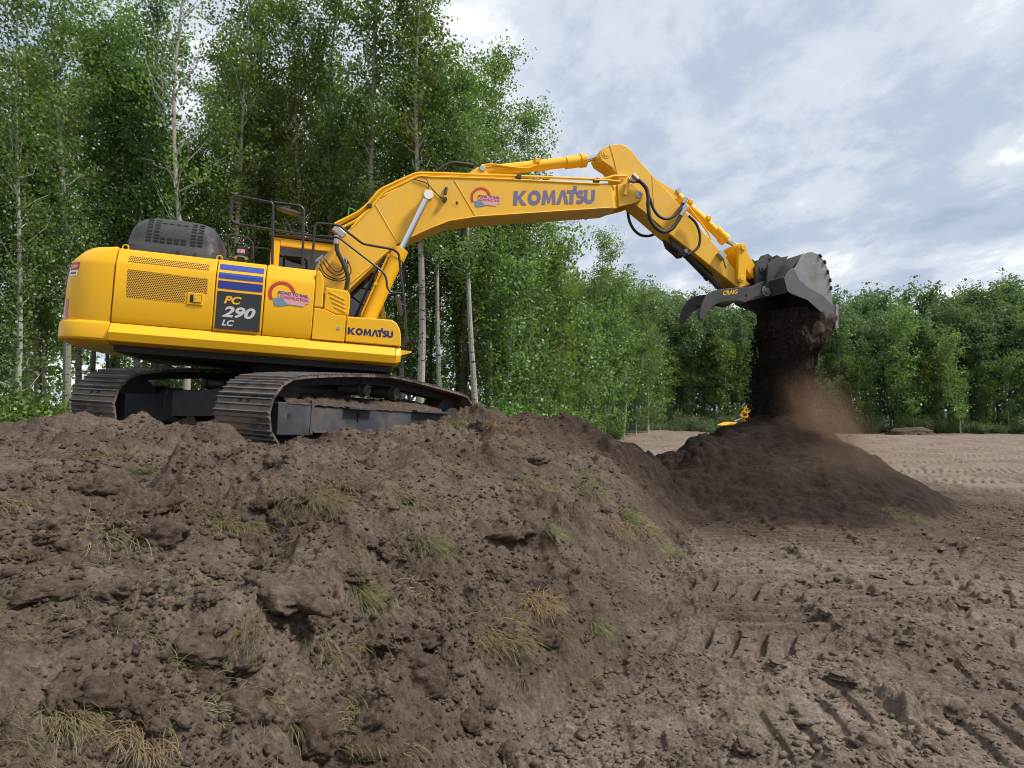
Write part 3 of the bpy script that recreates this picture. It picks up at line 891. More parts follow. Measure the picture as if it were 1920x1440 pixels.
# ------------------------------------------------------------------ excavator
# outlines in the machine's own frame: (x forward, z up), metres, origin at the swing centre on the ground
K = {
    'boom_top': [(0.109, 2.775), (0.361, 3.13), (0.809, 3.754), (1.358, 4.246), (1.528, 4.368), (1.62, 4.4), (2.56, 4.503), (4.57, 4.706), (4.876, 4.753)],
    'boom_bot': [(4.959, 4.343), (4.067, 4.159), (3.138, 3.973), (2.54, 3.844), (2.09, 3.711), (1.764, 3.528), (1.535, 3.394), (1.301, 3.243), (0.955, 2.844), (0.596, 2.418)],
    'nose': [(5.011, 4.794), (5.283, 4.845), (5.428, 4.748), (5.485, 4.677), (5.479, 4.597), (5.428, 4.55), (5.324, 4.495), (5.055, 4.397)],
    'nosepin': [(5.422, 4.658)],
    'pipe1': [(0.33, 3.454), (0.673, 3.689), (0.812, 3.842), (0.967, 4.088), (1.239, 4.265), (1.537, 4.454), (1.715, 4.48), (3.225, 4.667), (4.595, 4.828), (4.67, 4.842), (4.856, 4.891), (4.937, 4.939), (5.189, 4.973)],
    'pipe2': [(0.581, 3.408), (0.853, 3.753), (1.027, 4.033), (1.572, 4.392), (1.705, 4.391), (2.752, 4.525), (4.559, 4.718), (4.675, 4.733)],
    'pipe3': [(4.561, 4.782), (4.724, 4.808), (4.869, 4.815), (5.035, 4.825)],
    'foothose': [(0.372, 3.144), (0.391, 2.992), (0.495, 2.8), (0.575, 2.605), (0.564, 2.408)],
    'loop_a': [(0.156, 2.776), (0.23, 2.648), (0.366, 2.579), (0.497, 2.594), (0.571, 2.706), (0.545, 2.84)],
    'loop_b': [(0.144, 2.715), (0.234, 2.597), (0.385, 2.547), (0.531, 2.572), (0.621, 2.711), (0.569, 2.86)],
    'loop_c': [(0.194, 2.814), (0.275, 2.705), (0.395, 2.633), (0.492, 2.662), (0.535, 2.753), (0.502, 2.869)],
    'loop_d': [(0.231, 2.853), (0.304, 2.759), (0.408, 2.686), (0.472, 2.711), (0.491, 2.782), (0.458, 2.898)],
    'rail1': [(-0.463, 2.512), (-0.512, 3.363), (-0.999, 3.391), (-1.045, 3.346), (-1.037, 3.057), (-0.984, 3.007), (0.045, 2.973)],
    'rail1b': [(-0.513, 3.37), (-0.162, 3.375), (-0.107, 3.328), (-0.07, 2.529)],
    'rail2': [(0.055, 2.536), (0.058, 3.108), (0.099, 3.157), (0.377, 3.167), (0.489, 3.095), (0.73, 2.944), (1.154, 2.923), (1.236, 2.872), (1.291, 2.539), (1.342, 2.303), (1.397, 1.923), (1.434, 1.621), (1.418, 1.574), (1.367, 1.538)],
    'rail3': [(0.052, 2.974), (0.389, 2.995), (0.501, 2.922), (1.035, 2.582), (1.089, 2.484), (1.106, 2.357), (1.165, 2.3), (1.331, 2.305)],
    'rail4': [(-1.094, 2.625), (-1.119, 2.941), (-1.076, 2.962), (-0.853, 2.944), (-0.781, 2.881), (-0.765, 2.666)],
    'mirror_low': [(1.23, 2.275), (1.27, 2.263), (1.317, 2.156), (1.352, 1.999), (1.33, 1.977), (1.284, 2.072)],
    'mirror_top': [(-0.485, 3.318), (-0.338, 3.315), (-0.142, 3.272), (-0.17, 3.249), (-0.364, 3.272)],
    'precl': [(-1.001, 2.782), (-0.821, 2.638)],
    'bcyl_pin': [(1.708, 4.041)],
    'bcyl_a': [(1.322, 3.062)],
    'bcyl_b': [(0.952, 2.037)],
    'acyl': [(2.621, 4.723), (2.799, 4.77), (4.129, 5.123), (4.487, 5.231), (4.848, 5.385)],
    'acyl_pipe': [(2.614, 4.798), (2.825, 4.848), (3.115, 4.855), (3.408, 4.878), (3.576, 4.965)],
    'acyl_hose': [(1.869, 4.57), (2.0, 4.684), (2.112, 4.754), (2.274, 4.771), (2.487, 4.77)],
    'bracket': [(2.381, 4.599), (2.526, 4.728), (2.619, 4.755), (2.694, 4.696), (2.797, 4.582), (2.374, 4.528)],
    'arm': [(4.69, 5.342), (4.738, 5.419), (4.86, 5.489), (5.047, 5.551), (5.165, 5.537), (5.287, 5.462), (5.515, 5.248), (5.812, 5.013), (6.275, 4.637), (6.509, 4.446), (6.699, 4.278), (7.154, 3.897), (7.496, 3.567), (7.82, 3.358), (7.599, 3.278), (7.505, 3.292), (6.611, 3.798), (6.105, 4.076), (5.662, 4.357), (5.405, 4.51), (5.246, 4.666), (5.064, 4.877), (5.026, 4.99), (4.924, 5.103), (4.73, 5.19), (4.679, 5.271)],
    'armear': [(5.842, 5.037), (6.137, 4.919), (6.229, 4.882), (6.25, 4.824), (6.236, 4.75), (6.148, 4.717), (6.006, 4.879)],
    'armpin': [(4.765, 5.305)],
    'bc': [(6.261, 4.899), (6.543, 4.733), (7.264, 4.27), (7.363, 4.178), (7.607, 4.041), (7.732, 4.08)],
    'bc_pipe': [(6.43, 4.691), (6.645, 4.476), (6.91, 4.204), (6.988, 4.029), (7.134, 3.883)],
    'hoseA': [(5.285, 4.915), (5.484, 4.779), (5.546, 4.611), (5.555, 4.454), (5.61, 4.226), (5.735, 4.086), (5.889, 4.038), (6.036, 4.117), (6.138, 4.26), (6.217, 4.411)],
    'hoseB': [(5.244, 4.863), (5.457, 4.847), (5.587, 4.629), (5.672, 4.443), (5.787, 4.321), (5.94, 4.287), (6.089, 4.364), (6.192, 4.498), (6.272, 4.65)],
    'hoseC': [(5.478, 4.547), (5.521, 4.368), (5.619, 4.216), (5.758, 4.131), (5.915, 4.131), (6.026, 4.177), (6.114, 4.241)],
    'hoseD': [(6.407, 4.425), (6.547, 4.323), (6.633, 4.173), (6.654, 3.993), (6.605, 3.856), (6.422, 3.722)],
    'fit': [(6.289, 4.549), (5.187, 4.883), (7.14, 3.812), (7.218, 3.637)],
    'linkA': [(7.545, 3.995), (7.556, 3.429)],
    'linkB': [(7.545, 3.995), (7.853, 3.608)],
    'tcyl': [(6.481, 3.879), (7.335, 3.224)],
    'tbr': [(6.23, 3.936), (6.482, 3.846), (6.442, 3.739), (6.306, 3.763)],
    'tine': [(8.16, 3.239), (8.128, 3.163), (8.011, 3.12), (7.823, 3.11), (7.687, 3.023), (7.596, 2.979), (7.456, 2.989), (7.273, 2.969), (7.07, 2.921), (6.927, 2.826), (6.79, 2.647), (6.701, 2.559), (6.681, 2.676), (6.723, 2.861), (6.815, 3.031), (6.946, 3.126), (7.171, 3.181), (7.398, 3.227), (7.721, 3.289), (7.951, 3.402), (8.126, 3.463)],
    'tine_far': [(7.942, 3.13), (7.366, 2.994), (6.989, 2.923), (6.76, 2.815), (6.627, 2.696), (6.553, 2.553), (6.545, 2.709), (6.584, 2.839), (6.681, 2.985), (6.816, 3.095), (7.26, 3.206), (7.931, 3.345)],
    'tpin': [(8.03, 3.235)],
    'ears': [(7.881, 3.325), (7.842, 3.653), (7.929, 3.809), (7.984, 3.909), (8.101, 3.959), (8.2, 3.905), (8.294, 3.958), (8.38, 3.927), (8.308, 3.666), (8.218, 3.53), (8.033, 3.384)],
    'earpin': [(8.008, 3.652)],
    'bside': [(8.309, 3.619), (8.439, 3.858), (8.554, 3.927), (8.649, 3.951), (8.793, 3.922), (8.943, 3.808), (9.049, 3.595), (9.105, 3.294), (9.146, 3.023), (9.194, 3.017), (9.23, 2.633), (9.183, 2.71), (8.935, 2.858), (8.592, 3.072), (8.26, 3.145), (8.177, 3.182), (8.101, 3.404), (8.172, 3.533)],
    'bband': [(8.258, 3.607), (8.388, 3.411), (8.606, 3.285), (8.896, 3.185), (9.107, 3.035), (9.198, 3.009), (9.209, 2.623), (9.158, 2.698), (8.911, 2.846), (8.569, 3.059), (8.233, 3.131), (8.147, 3.173), (8.072, 3.395), (8.145, 3.52)],
    'wear': [(8.806, 3.887), (8.906, 3.787), (8.981, 3.612), (9.038, 3.466), (9.063, 3.326)],
    'craig': [(7.121, 3.04), (7.436, 3.164), (7.439, 3.099)],
    'komatsu_boom': [(3.145, 4.134), (4.588, 4.371), (4.572, 4.639)],
    'logo_boom': [(2.466, 4.0), (2.927, 4.398)],
    'komatsu_box': [(0.593, 1.616), (1.226, 1.629), (1.217, 1.756)],
    'logo_side': [(-0.43, 1.909), (0.065, 2.275)],
    'sticker': [(-2.846, 2.065), (-2.77, 2.257)],
    'tail_light': [(-2.826, 1.542), (-2.798, 1.783)],
    'vent1': [(-2.174, 2.293), (-1.223, 2.284), (-1.23, 2.379), (-2.181, 2.386)],
    'vent2': [(-2.162, 1.845), (-1.475, 1.839), (-1.486, 1.976), (-1.22, 1.991), (-1.229, 2.188), (-2.172, 2.201)],
    'latch': [(-1.448, 1.828), (-1.26, 1.986)],
    'pc': [(-1.021, 1.874), (-0.803, 1.986), (-1.02, 1.697), (-0.607, 1.873), (-1.012, 1.588), (-0.869, 1.676)],
    'stripes': [(-1.115, 2.387), (-0.55, 2.501), (-1.104, 2.255), (-1.098, 2.079), (-0.525, 2.083), (-1.083, 1.545), (-0.554, 2.095)],
    'cabpts': [(-0.681, 2.889), (-0.602, 3.297), (-0.478, 3.24), (0.021, 3.269), (-0.468, 2.878), (-0.705, 3.319), (-0.513, 3.472), (0.668, 2.162), (0.861, 2.74)],
    'weld1': [(0.913, 3.834), (1.298, 3.277)],
    'weld2': [(2.138, 4.401), (2.518, 3.883)],
    'cable1': [(1.488, 4.316), (1.691, 4.28), (1.809, 4.185), (1.928, 4.089), (1.985, 4.086)],
    'cable2': [(1.589, 4.375), (1.681, 4.333), (1.72, 4.249), (1.716, 4.147)],
    'work_lamp': [(2.015, 4.255), (2.0, 4.139), (1.999, 4.048)],
    'warn': [(2.129, 4.01), (2.194, 4.065), (2.254, 4.028), (2.201, 3.963)],
    'strap': [(0.523, 3.641), (0.533, 3.74), (0.628, 3.718)],
    'armweld': [(4.86, 5.489), (4.959, 5.238), (5.036, 4.992)],
    'armweld2': [(5.699, 5.076), (5.739, 4.74), (5.772, 4.543)],
    'elbow': [(0.23, 2.874), (0.33, 2.973), (0.394, 2.877), (0.47, 2.749)],
}

YAW, NOSE = R(15.9), R(3.6)
ex_ = Vector((math.cos(YAW) * math.cos(NOSE), math.sin(YAW) * math.cos(NOSE), -math.sin(NOSE)))
ey_ = Vector((-math.sin(YAW), math.cos(YAW), 0))
ez_ = ex_.cross(ey_)
EXC = empty('excavator', (-3.34, 10.74, 1.05), Matrix((ex_, ey_, ez_)).transposed().to_euler())
tag(EXC, 'yellow crawler excavator on the soil mound, dumping soil from its bucket', 'excavator')
BE = R(66 - 15.9)            # the undercarriage is turned under the upper structure


def at3(pts, y):
    return [Vector((x, y, z)) for x, z in pts]


def text(name, s, x, z, width, height_, y, mat, parent, shear=0.0, bold=0.0, slope=0.0, spacing=1.0, rise=0.003):
    cu = bpy.data.curves.new(name, 'FONT')
    cu.body = s; cu.shear = shear; cu.offset = bold; cu.space_character = spacing; cu.resolution_u = 4
    o = bpy.data.objects.new(name, cu)
    col.objects.link(o)
    dg = bpy.context.evaluated_depsgraph_get()
    me = bpy.data.meshes.new_from_object(o.evaluated_get(dg))
    bpy.data.objects.remove(o)
    co = np.zeros(len(me.vertices) * 3, dtype=np.float32)
    me.vertices.foreach_get('co', co)
    co = co.reshape(-1, 3)
    lo, hi = co.min(0), co.max(0)
    u = (co[:, 0] - lo[0]) / (hi[0] - lo[0]) * width
    v = (co[:, 1] - lo[1]) / (hi[1] - lo[1]) * height_
    out = np.stack([x + u, np.full(len(u), y), z + v + u * slope], 1).astype(np.float32)
    me.vertices.foreach_set('co', out.ravel())
    me.update()
    me.name = name
    me.materials.clear()
    return link(name, me, mat, parent)


# --- upper structure ------------------------------------------------------
core = MB().span(-2.30, 1.25, -1.30, 1.30, 1.16, 1.50).span(-2.28, 0.05, -1.36, 1.40, 1.50, 2.42).span(0.05, 0.55, -1.30, -0.62, 1.5, 1.84)
core.cyl((0, 0, 0.86), (0, 0, 1.17), 0.72, 36)
core.build('main_frame', M['under'], EXC)

plan = [(-2.325, -1.49), (-2.56, -1.488), (-2.72, -1.45), (-2.84, -1.385), (-2.93, -1.28), (-3.0, -1.10), (-3.06, -0.78), (-3.095, -0.4)]
plan = plan + [(-3.105, 0)] + [(x, -y) for x, y in reversed(plan)]
rings = []
for z, dx, dy in ((1.235, 0.10, 0.10), (1.275, 0.015, 0.015), (1.30, 0.0, 0.0), (1.475, 0.0, 0.0), (1.50, 0.01, 0.008), (1.512, 0.035, 0.03), (1.60, 0.035, 0.018), (2.05, 0.045, 0.018),
                  (2.24, 0.07, 0.018), (2.29, 0.085, 0.022), (2.42, 0.19, 0.06), (2.475, 0.27, 0.085), (2.495, 0.34, 0.12)):
    rings.append([(x + dx * min(1, max(0, (-x - 2.325) / 0.4)), y * (1 - dy / 1.49), z) for x, y in plan])
cw = MB().loft(rings).build('counterweight', M['yellow'], EXC, 0.006, angle=25)


def cw_at(i, z, off=0.004):
    """point on the counterweight skin: i runs along the plan corner, z up"""
    lv = [r_[0][2] for r_ in rings]
    k_ = max(j for j in range(len(lv) - 1) if lv[j] <= z)
    f = (z - lv[k_]) / (lv[k_ + 1] - lv[k_]); a = int(i); g = i - a

    def on(ring): return Vector(ring[a]).lerp(Vector(ring[a + 1]), g)
    p = on(rings[k_]).lerp(on(rings[k_ + 1]), f)
    t_ = Vector(rings[k_][a + 1]) - Vector(rings[k_][a])
    nn = Vector((t_.y, -t_.x, 0)).normalized()
    if nn.dot(Vector((p.x + 2.3, p.y, 0))) < 0: nn = -nn
    return p + nn * off


def skin_patch(name, i0_, i1_, z0, z1, mat, off, lean=0.0):
    n_ = 6; vs = []
    for r_ in range(3):
        z = z0 + (z1 - z0) * r_ / 2
        for q in range(n_ + 1):
            vs.append(cw_at(i0_ + (i1_ - i0_) * q / n_ + lean * r_ / 2, z, off))
    MB().add(vs, [(r_ * (n_ + 1) + q, r_ * (n_ + 1) + q + 1, (r_ + 1) * (n_ + 1) + q + 1, (r_ + 1) * (n_ + 1) + q) for r_ in range(2) for q in range(n_)]).build(name, M[mat], cw)


skin_patch('warning_sticker', 2.75, 4.0, 2.145, 2.245, 'red', 0.004)
skin_patch('warning_sticker', 2.75, 4.0, 2.07, 2.143, 'white', 0.004)
skin_patch('sticker_print', 2.9, 3.85, 2.175, 2.215, 'pink', 0.006)
skin_patch('sticker_print', 2.9, 3.85, 2.095, 2.118, 'decal_black', 0.006)
skin_patch('tail_lamp', 3.3, 3.95, 1.53, 1.78, 'lamp_red', 0.004, 0.25)

SEC = [(-1.462, 1.515), (-1.485, 1.60), (-1.485, 2.265), (-1.474, 2.30), (-1.395, 2.475), (-1.10, 2.485), (-1.10, 1.515)]


def side_panel(name, x0, x1):
    return MB().prism_x(SEC, x0, x1).build(name, M['yellow'], EXC, 0.010, seg=3)


door = side_panel('engine_door', -2.312, -1.136)
for nm in ('vent1', 'vent2'):
    s = MB()
    pr = K[nm]
    yy = -1.4875
    if nm == 'vent1':
        s.add([(x, -1.474 + (z - 2.30) * 0.4515 - 0.003, z) for x, z in ((-2.176, 2.30), (-1.226, 2.30), (-1.226, 2.388), (-2.176, 2.388))], [(0, 1, 2, 3)])
    else:
        s.add([(x, yy, z) for x, z in pr], [tuple(range(len(pr)))])
    s.build('vent_screen', M['perforated'], door, smooth=False)
l = K['latch']
lx0, lz0, lx1, lz1 = l[0][0], l[0][1], l[1][0], l[1][1]
plate = MB().span(lx0, lx1, -1.500, -1.484, lz0, lz1).build('latch_plate', M['yellow'], door, 0.006)
MB().span(lx0 + 0.03, lx1 - 0.02, -1.503, -1.499, lz0 + 0.028, lz1 - 0.028).build('latch_recess', M['void'], door)
MB().span(lx0 + 0.07, lx1 - 0.025, -1.512, -1.502, lz0 + 0.034, lz1 - 0.034).build('latch_handle', M['yellow'], door, 0.004)
MB().cyl((lx0 + 0.09, -1.513, (lz0 + lz1) / 2), (lx0 + 0.09, -1.518, (lz0 + lz1) / 2), 0.014, 12).build('lock', M['steel'], door)
p2 = side_panel('number_panel', -1.124, -0.522)
for z0, z1, mt in ((2.335, 2.415, 'blue2'), (2.215, 2.295, 'blue2'), (2.08, 2.185, 'blue')):
    s = MB()
    def yo(z): return -1.487 if z < 2.265 else (-1.487 + (z - 2.265) * 0.3143 if z < 2.30 else -1.476 + (z - 2.30) * 0.4515)
    zs_ = [z0] + [q for q in (2.265, 2.30) if z0 < q < z1] + [z1]
    vs = []
    for z in zs_:
        vs += [(-1.098, yo(z) - 0.001, z), (-0.546, yo(z) - 0.001, z)]
    s.add(vs, [(2 * i, 2 * i + 1, 2 * i + 3, 2 * i + 2) for i in range(len(zs_) - 1)])
    s.build('blue_stripe', M[mt], p2, smooth=False)
MB().span(-1.098, -0.546, -1.4885, -1.484, 1.548, 2.045).build('number_plate', M['decal_black'], p2)
text('lettering', 'PC', -1.01, 1.885, 0.215, 0.105, -1.4915, M['letter_yellow'], p2, 0.25, 0.035, slope=0.0)
text('lettering', '290', -1.02, 1.705, 0.41, 0.15, -1.4915, M['silver'], p2, 0.25, 0.035)
text('lettering', 'LC', -1.015, 1.592, 0.15, 0.082, -1.4915, M['silver'], p2, 0.25, 0.035)
p3 = side_panel('pump_door', -0.510, 0.118)


def gear_logo(x0, z0, w_, h_, y, parent, slope=0.0):
    """round gear with lettering across it, sitting on a panel"""
    def P_(u, v): return (x0 + u * w_, y, z0 + v * h_ + u * w_ * slope)
    cu_, cv_, r_ = 0.27, 0.50, 0.46
    asp = h_ / w_
    s = MB(); n = 44; vs = []
    a0, a1 = R(-8), R(215)
    for i in range(n + 1):
        a = a0 + (a1 - a0) * i / n
        ro = r_ * (1.0 if i % 2 else 1.12)
        for q in (r_ * 0.80, ro):
            vs.append(P_(cu_ + q * math.cos(a) * asp, cv_ + q * math.sin(a)))
    s.add(vs, [(2 * i, 2 * i + 1, 2 * i + 3, 2 * i + 2) for i in range(n)])
    o = s.build('gear_emblem', M['red'], parent, smooth=False)
    y2 = y - 0.002
    s = MB().add([(q[0], y2, q[2]) for q in (P_(0.05, 0.30), P_(0.2, 0.36), P_(0.42, 0.22), P_(0.5, 0.12), P_(0.2, 0.02), P_(0.1, 0.06))], [tuple(range(6))])
    s.build('emblem_blade', M['decal_blue'], parent, smooth=False)
    s = MB().add([(q[0], y2 - 0.001, q[2]) for q in (P_(0.17, 0.62), P_(0.97, 0.55), P_(1.0, 0.24), P_(0.9, 0.20), P_(0.86, 0.10), P_(0.42, 0.14), P_(0.30, 0.32), P_(0.19, 0.36))], [tuple(range(8))])
    s.build('emblem_backing', M['pink'], parent, smooth=False)
    sl = slope - 0.07 * h_ / w_ * 1.2
    q = P_(0.185, 0.50)
    text('emblem_lettering', 'ROAD TO RAIL', q[0], q[2], 0.78 * w_, 0.125 * h_, y2 - 0.003, M['plum'], parent, 0.0, 0.03, sl)
    q = P_(0.23, 0.345)
    text('emblem_lettering', 'CONSTRUCTION', q[0], q[2], 0.73 * w_, 0.115 * h_, y2 - 0.003, M['red'], parent, 0.0, 0.02, sl)


gl = K['logo_side']
gear_logo(gl[0][0], gl[0][1], gl[1][0] - gl[0][0], (gl[1][1] - gl[0][1]) * 0.97, -1.4885, p3)
MB().prism([(0.128, 1.962), (0.128, 2.44), (0.165, 2.462), (0.205, 2.42), (0.232, 2.30), (0.245, 1.962)], -1.475, -1.15).build('corner_post', M['yellow'], EXC, 0.014, seg=3)
lp = MB().prism([(0.128, 1.518), (0.128, 1.95), (0.265, 1.94), (0.418, 1.882), (0.560, 1.880), (0.560, 1.518)], -1.485, -1.0).build('step_panel', M['yellow'], EXC, 0.010, seg=3)
MB().cyl((0.47, -1.4855, 1.70), (0.47, -1.492, 1.70), 0.022, 16).build('lock', M['steel'], lp)
gb = MB().prism([(0.258, 1.952), (0.425, 1.895), (0.592, 1.893), (0.602, 2.02), (0.596, 2.17), (0.565, 2.225), (0.262, 2.248)], -1.46, -0.95).build('filter_box', M['yellow'], EXC, 0.016, seg=3)
for k in range(4):
    xa, za = 0.30 + 0.02 * k, 2.175 - 0.062 * k
    MB().box(((xa + 0.115), -1.462, za - 0.028), (0.24 - 0.02 * k, 0.014, 0.016), Matrix.Rotation(R(22), 3, 'Y')).build('louvre', M['yellow'], gb, 0.004)
fb = MB().prism([(0.572, 1.520), (0.572, 1.872), (1.19, 1.885), (1.255, 1.845), (1.306, 1.765), (1.328, 1.676), (1.338, 1.520)], -1.485, -0.58).build('tool_box', M['yellow'], EXC, 0.018, seg=3)
kb = K['komatsu_box']
def komatsu(x, z, w_, h_, y, mat, parent, slope):
    """heavy block letters, the A without its bar and a square over the T"""
    parts = []

    def quad(*p): parts.append(list(p))

    def ribbon(path, wd):
        n_ = len(path); L_, R_ = [], []
        for i_, (u, v) in enumerate(path):
            a_ = Vector(path[max(0, i_ - 1)]); b_ = Vector(path[min(n_ - 1, i_ + 1)])
            d_ = (b_ - a_).normalized()
            L_.append((u - d_.y * wd, v + d_.x * wd)); R_.append((u + d_.y * wd, v - d_.x * wd))
        for i_ in range(n_ - 1):
            parts.append([L_[i_], R_[i_], R_[i_ + 1], L_[i_ + 1]])

    def arc(cx, cy, rx, ry, a0, a1, n_=14):
        return [(cx + rx * math.cos(R(a0 + (a1 - a0) * k_ / n_)), cy + ry * math.sin(R(a0 + (a1 - a0) * k_ / n_))) for k_ in range(n_ + 1)]
    # letters on a unit height, 6.05 wide
    quad((0, 0), (0.30, 0), (0.30, 1), (0, 1)); quad((0.30, 0.58), (0.62, 1), (0.97, 1), (0.52, 0.50), (0.30, 0.42)); quad((0.52, 0.50), (0.30, 0.50), (0.62, 0), (1.0, 0))
    ribbon(arc(1.53, 0.5, 0.345, 0.385, 0, 360, 28), 0.135)
    quad((2.10, 0), (2.37, 0), (2.42, 1), (2.18, 1)); quad((2.42, 1), (2.40, 0.62), (2.56, 0.08), (2.68, 0.08), (2.62, 0.42)); quad((2.82, 1), (2.62, 0.42), (2.56, 0.08), (2.68, 0.08), (2.84, 0.62)); quad((2.82, 1), (2.87, 0), (3.14, 0), (3.06, 1))
    quad((3.18, 0), (3.47, 0), (3.66, 0.72), (3.66, 1), (3.52, 1)); quad((3.66, 0.72), (3.85, 0), (4.14, 0), (3.80, 1), (3.66, 1))
    quad((3.95, 1), (3.95, 0.76), (4.72, 0.76), (4.72, 1)); quad((4.20, 0.76), (4.20, 0), (4.48, 0), (4.48, 0.76)); quad((4.42, 1.02), (4.68, 1.02), (4.68, 1.30), (4.42, 1.30))
    ribbon([(5.20, 0.80)] + arc(4.98, 0.70, 0.17, 0.17, 60, 270, 12) + arc(4.98, 0.31, 0.20, 0.19, 90, -90, 12)[1:] + [(4.72, 0.17)], 0.125)
    ribbon([(5.40, 1.0), (5.40, 0.40)] + arc(5.69, 0.40, 0.29, 0.27, 180, 360, 14) + [(5.98, 1.0)], 0.135)
    s = MB(); W = 6.12
    for i_, poly in enumerate(parts):
        yy = y - 0.0004 * (i_ % 3)
        s.add([(x + u / W * w_, yy, z + v * h_ + u / W * w_ * slope) for u, v in poly], [tuple(range(len(poly)))])
    s.build('lettering', mat, parent, smooth=False)
komatsu(0.597, 1.628, 0.62, 0.095, -1.4875, M['navy'], fb, 0.005)

SK = [(-1.462, 1.507), (-1.545, 1.385), (-1.520, 1.275), (-1.22, 1.235), (-1.22, 1.507)]
MB().prism_x(SK, -2.318, 1.262).build('side_skirt', M['yellow'], EXC, 0.008)
MB().loft([[(1.266, y, z) for y, z in SK], [(1.345, y * 0.97, 1.505 + (z - 1.505) * 0.88) for y, z in SK]]).build('skirt_end', M['yellow'], EXC, 0.008)
MB().prism([(1.34, 1.395), (1.34, 1.475), (1.50, 1.475), (1.50, 1.452)], -1.42, -1.2).build('front_step', M['yellow'], EXC, 0.004)
MB().span(0.75, 1.15, -0.62, -0.3, 1.09, 1.16).build('belly_guard', M['yellow'], EXC, 0.01)
# far side of the machine: panels and skirt on its left flank
MB().prism_x([(-y, z) for y, z in SEC], -2.312, -0.75).build('left_door', M['yellow'], EXC, 0.010)
MB().prism_x([(-y, z) for y, z in SK], -2.318, 1.262).build('left_skirt', M['yellow'], EXC, 0.008)
MB().span(-2.30, 0.10, -1.12, 1.12, 2.42, 2.482).build('deck', M['yellow'], EXC, 0.008)


# engine hood: rounded dark cover with rows of slots
def rrect(x0, x1, y0, y1, z, r_, n=6):
    out = []
    for cx, cy, a0 in ((x1 - r_, y1 - r_, 0), (x0 + r_, y1 - r_, 90), (x0 + r_, y0 + r_, 180), (x1 - r_, y0 + r_, 270)):
        for k in range(n + 1):
            a = R(a0 + 90 * k / n)
            out.append((cx + r_ * math.cos(a), cy + r_ * math.sin(a), z))
    return out


HX0, HX1, HY0, HY1 = -2.305, -1.15, -1.22, 0.25
HL = [(2.484, 0.0), (2.60, 0.0), (2.61, 0.012), (2.72, 0.025), (2.83, 0.055), (2.92, 0.105), (2.985, 0.18), (3.015, 0.25), (3.03, 0.36)]
hood = MB().loft([rrect(HX0 + i * 0.75, HX1 - i * 0.75, HY0 + i * 0.8, HY1 - i, z, 0.16 + i * 0.25) for z, i in HL]).build('engine_hood', M['charcoal'], EXC, angle=50)


def hood_y(z):
    for (za, ia), (zb, ib) in zip(HL, HL[1:]):
        if za <= z <= zb:
            f = (z - za) / (zb - za)
            return HY0 + 0.8 * (ia + (ib - ia) * f), math.atan2(0.8 * (ib - ia), zb - za)
    return HY0, 0


slot_mesh = None
for zc2 in (2.665, 2.71, 2.755, 2.80, 2.85, 2.89, 2.93, 2.965):
    for xc in (-2.03, -1.94, -1.86, -1.775, -1.69, -1.605, -1.49, -1.405):
        edge_col = xc < -1.9 or xc > -1.52
        if not edge_col and zc2 not in (2.665, 2.71, 2.93):
            continue
        y, a = hood_y(zc2)
        mtx = Matrix.Translation((xc, y - 0.001, zc2)) @ Matrix.Rotation(-a, 4, 'X')
        if slot_mesh is None:
            so = MB().box((0, 0, 0), (0.062, 0.010, 0.024)).build('vent_slot', M['void'], hood)
            slot_mesh = so; so.matrix_local = mtx
        else:
            share(slot_mesh, hood, mtx)
for xc in (-1.66, -1.45):
    MB().cyl((xc, HY0 + 0.004, 2.545), (xc, HY0 - 0.010, 2.545), 0.016, 10).build('hood_bolt', M['black_paint'], hood)
for xc in (-2.25, -1.125):
    ring = [(xc + 0.035 * math.cos(a), -1.36, 2.50 + 0.035 * math.sin(a)) for a in (2 * math.pi * k / 14 for k in range(15))]
    MB().tube(ring, 0.008, 6).build('lifting_eye', M['yellow'], EXC)

# handrails, mirrors, pre-cleaner
def rail(pts, y, r_=0.0175, name='handrail'):
    return MB().tube(rounded(at3(pts, y), 0.05), r_, 8).build(name, M['black_paint'], EXC)


rail(K['rail1'], -1.28); rail(K['rail1b'], -1.28); rail(K['rail2'], -1.3); rail(K['rail3'], -1.3, 0.016)
rail(K['rail4'], -0.8, 0.014); rail([(-1.045, 3.2), (-0.12, 3.2)], 0.95, 0.014)
rail([(-0.51, 2.98), (0.05, 2.975)], -1.1, 0.012)
mr = MB().loft([[(x, -1.33, z) for x, z in K['mirror_low']], [(x + 0.01, -1.15, z + 0.005) for x, z in K['mirror_low']]]).build('mirror', M['charcoal'], EXC, 0.01)
MB().cyl((1.30, -1.3, 2.15), (1.385, -1.3, 2.13), 0.016, 8).build('mirror_clamp', M['black_paint'], mr)
mt_ = MB().loft([[(x, -1.30, z) for x, z in K['mirror_top']], [(x, -1.06, z + 0.02) for x, z in K['mirror_top']]]).build('mirror', M['frame_paint'], EXC, 0.008)
MB().tube([(-0.51, -1.28, 3.335), (-0.3, -1.22, 3.335), (-0.28, -1.2, 3.30)], 0.012, 6).build('mirror_arm', M['black_paint'], mt_)
pc = MB().cyl((-0.91, -0.9, 2.48), (-0.91, -0.9, 2.66), 0.05, 16).cyl((-0.91, -0.9, 2.64), (-0.91, -0.9, 2.785), 0.088, 20).build('pre_cleaner', M['decal_black'], EXC, 0.006)
MB().cyl((-0.91, -0.9, 2.625), (-0.91, -0.9, 2.64), 0.10, 20).build('collar', M['steel'], pc)
MB().add([(-0.91 + 0.0895 * math.sin(a), -0.9 - 0.0895 * math.cos(a), z) for z in (2.68, 2.735) for a in (R(-38), R(-15), R(12), R(36))], [(0, 1, 5, 4), (1, 2, 6, 5), (2, 3, 7, 6)]).build('label', M['pink'], pc)
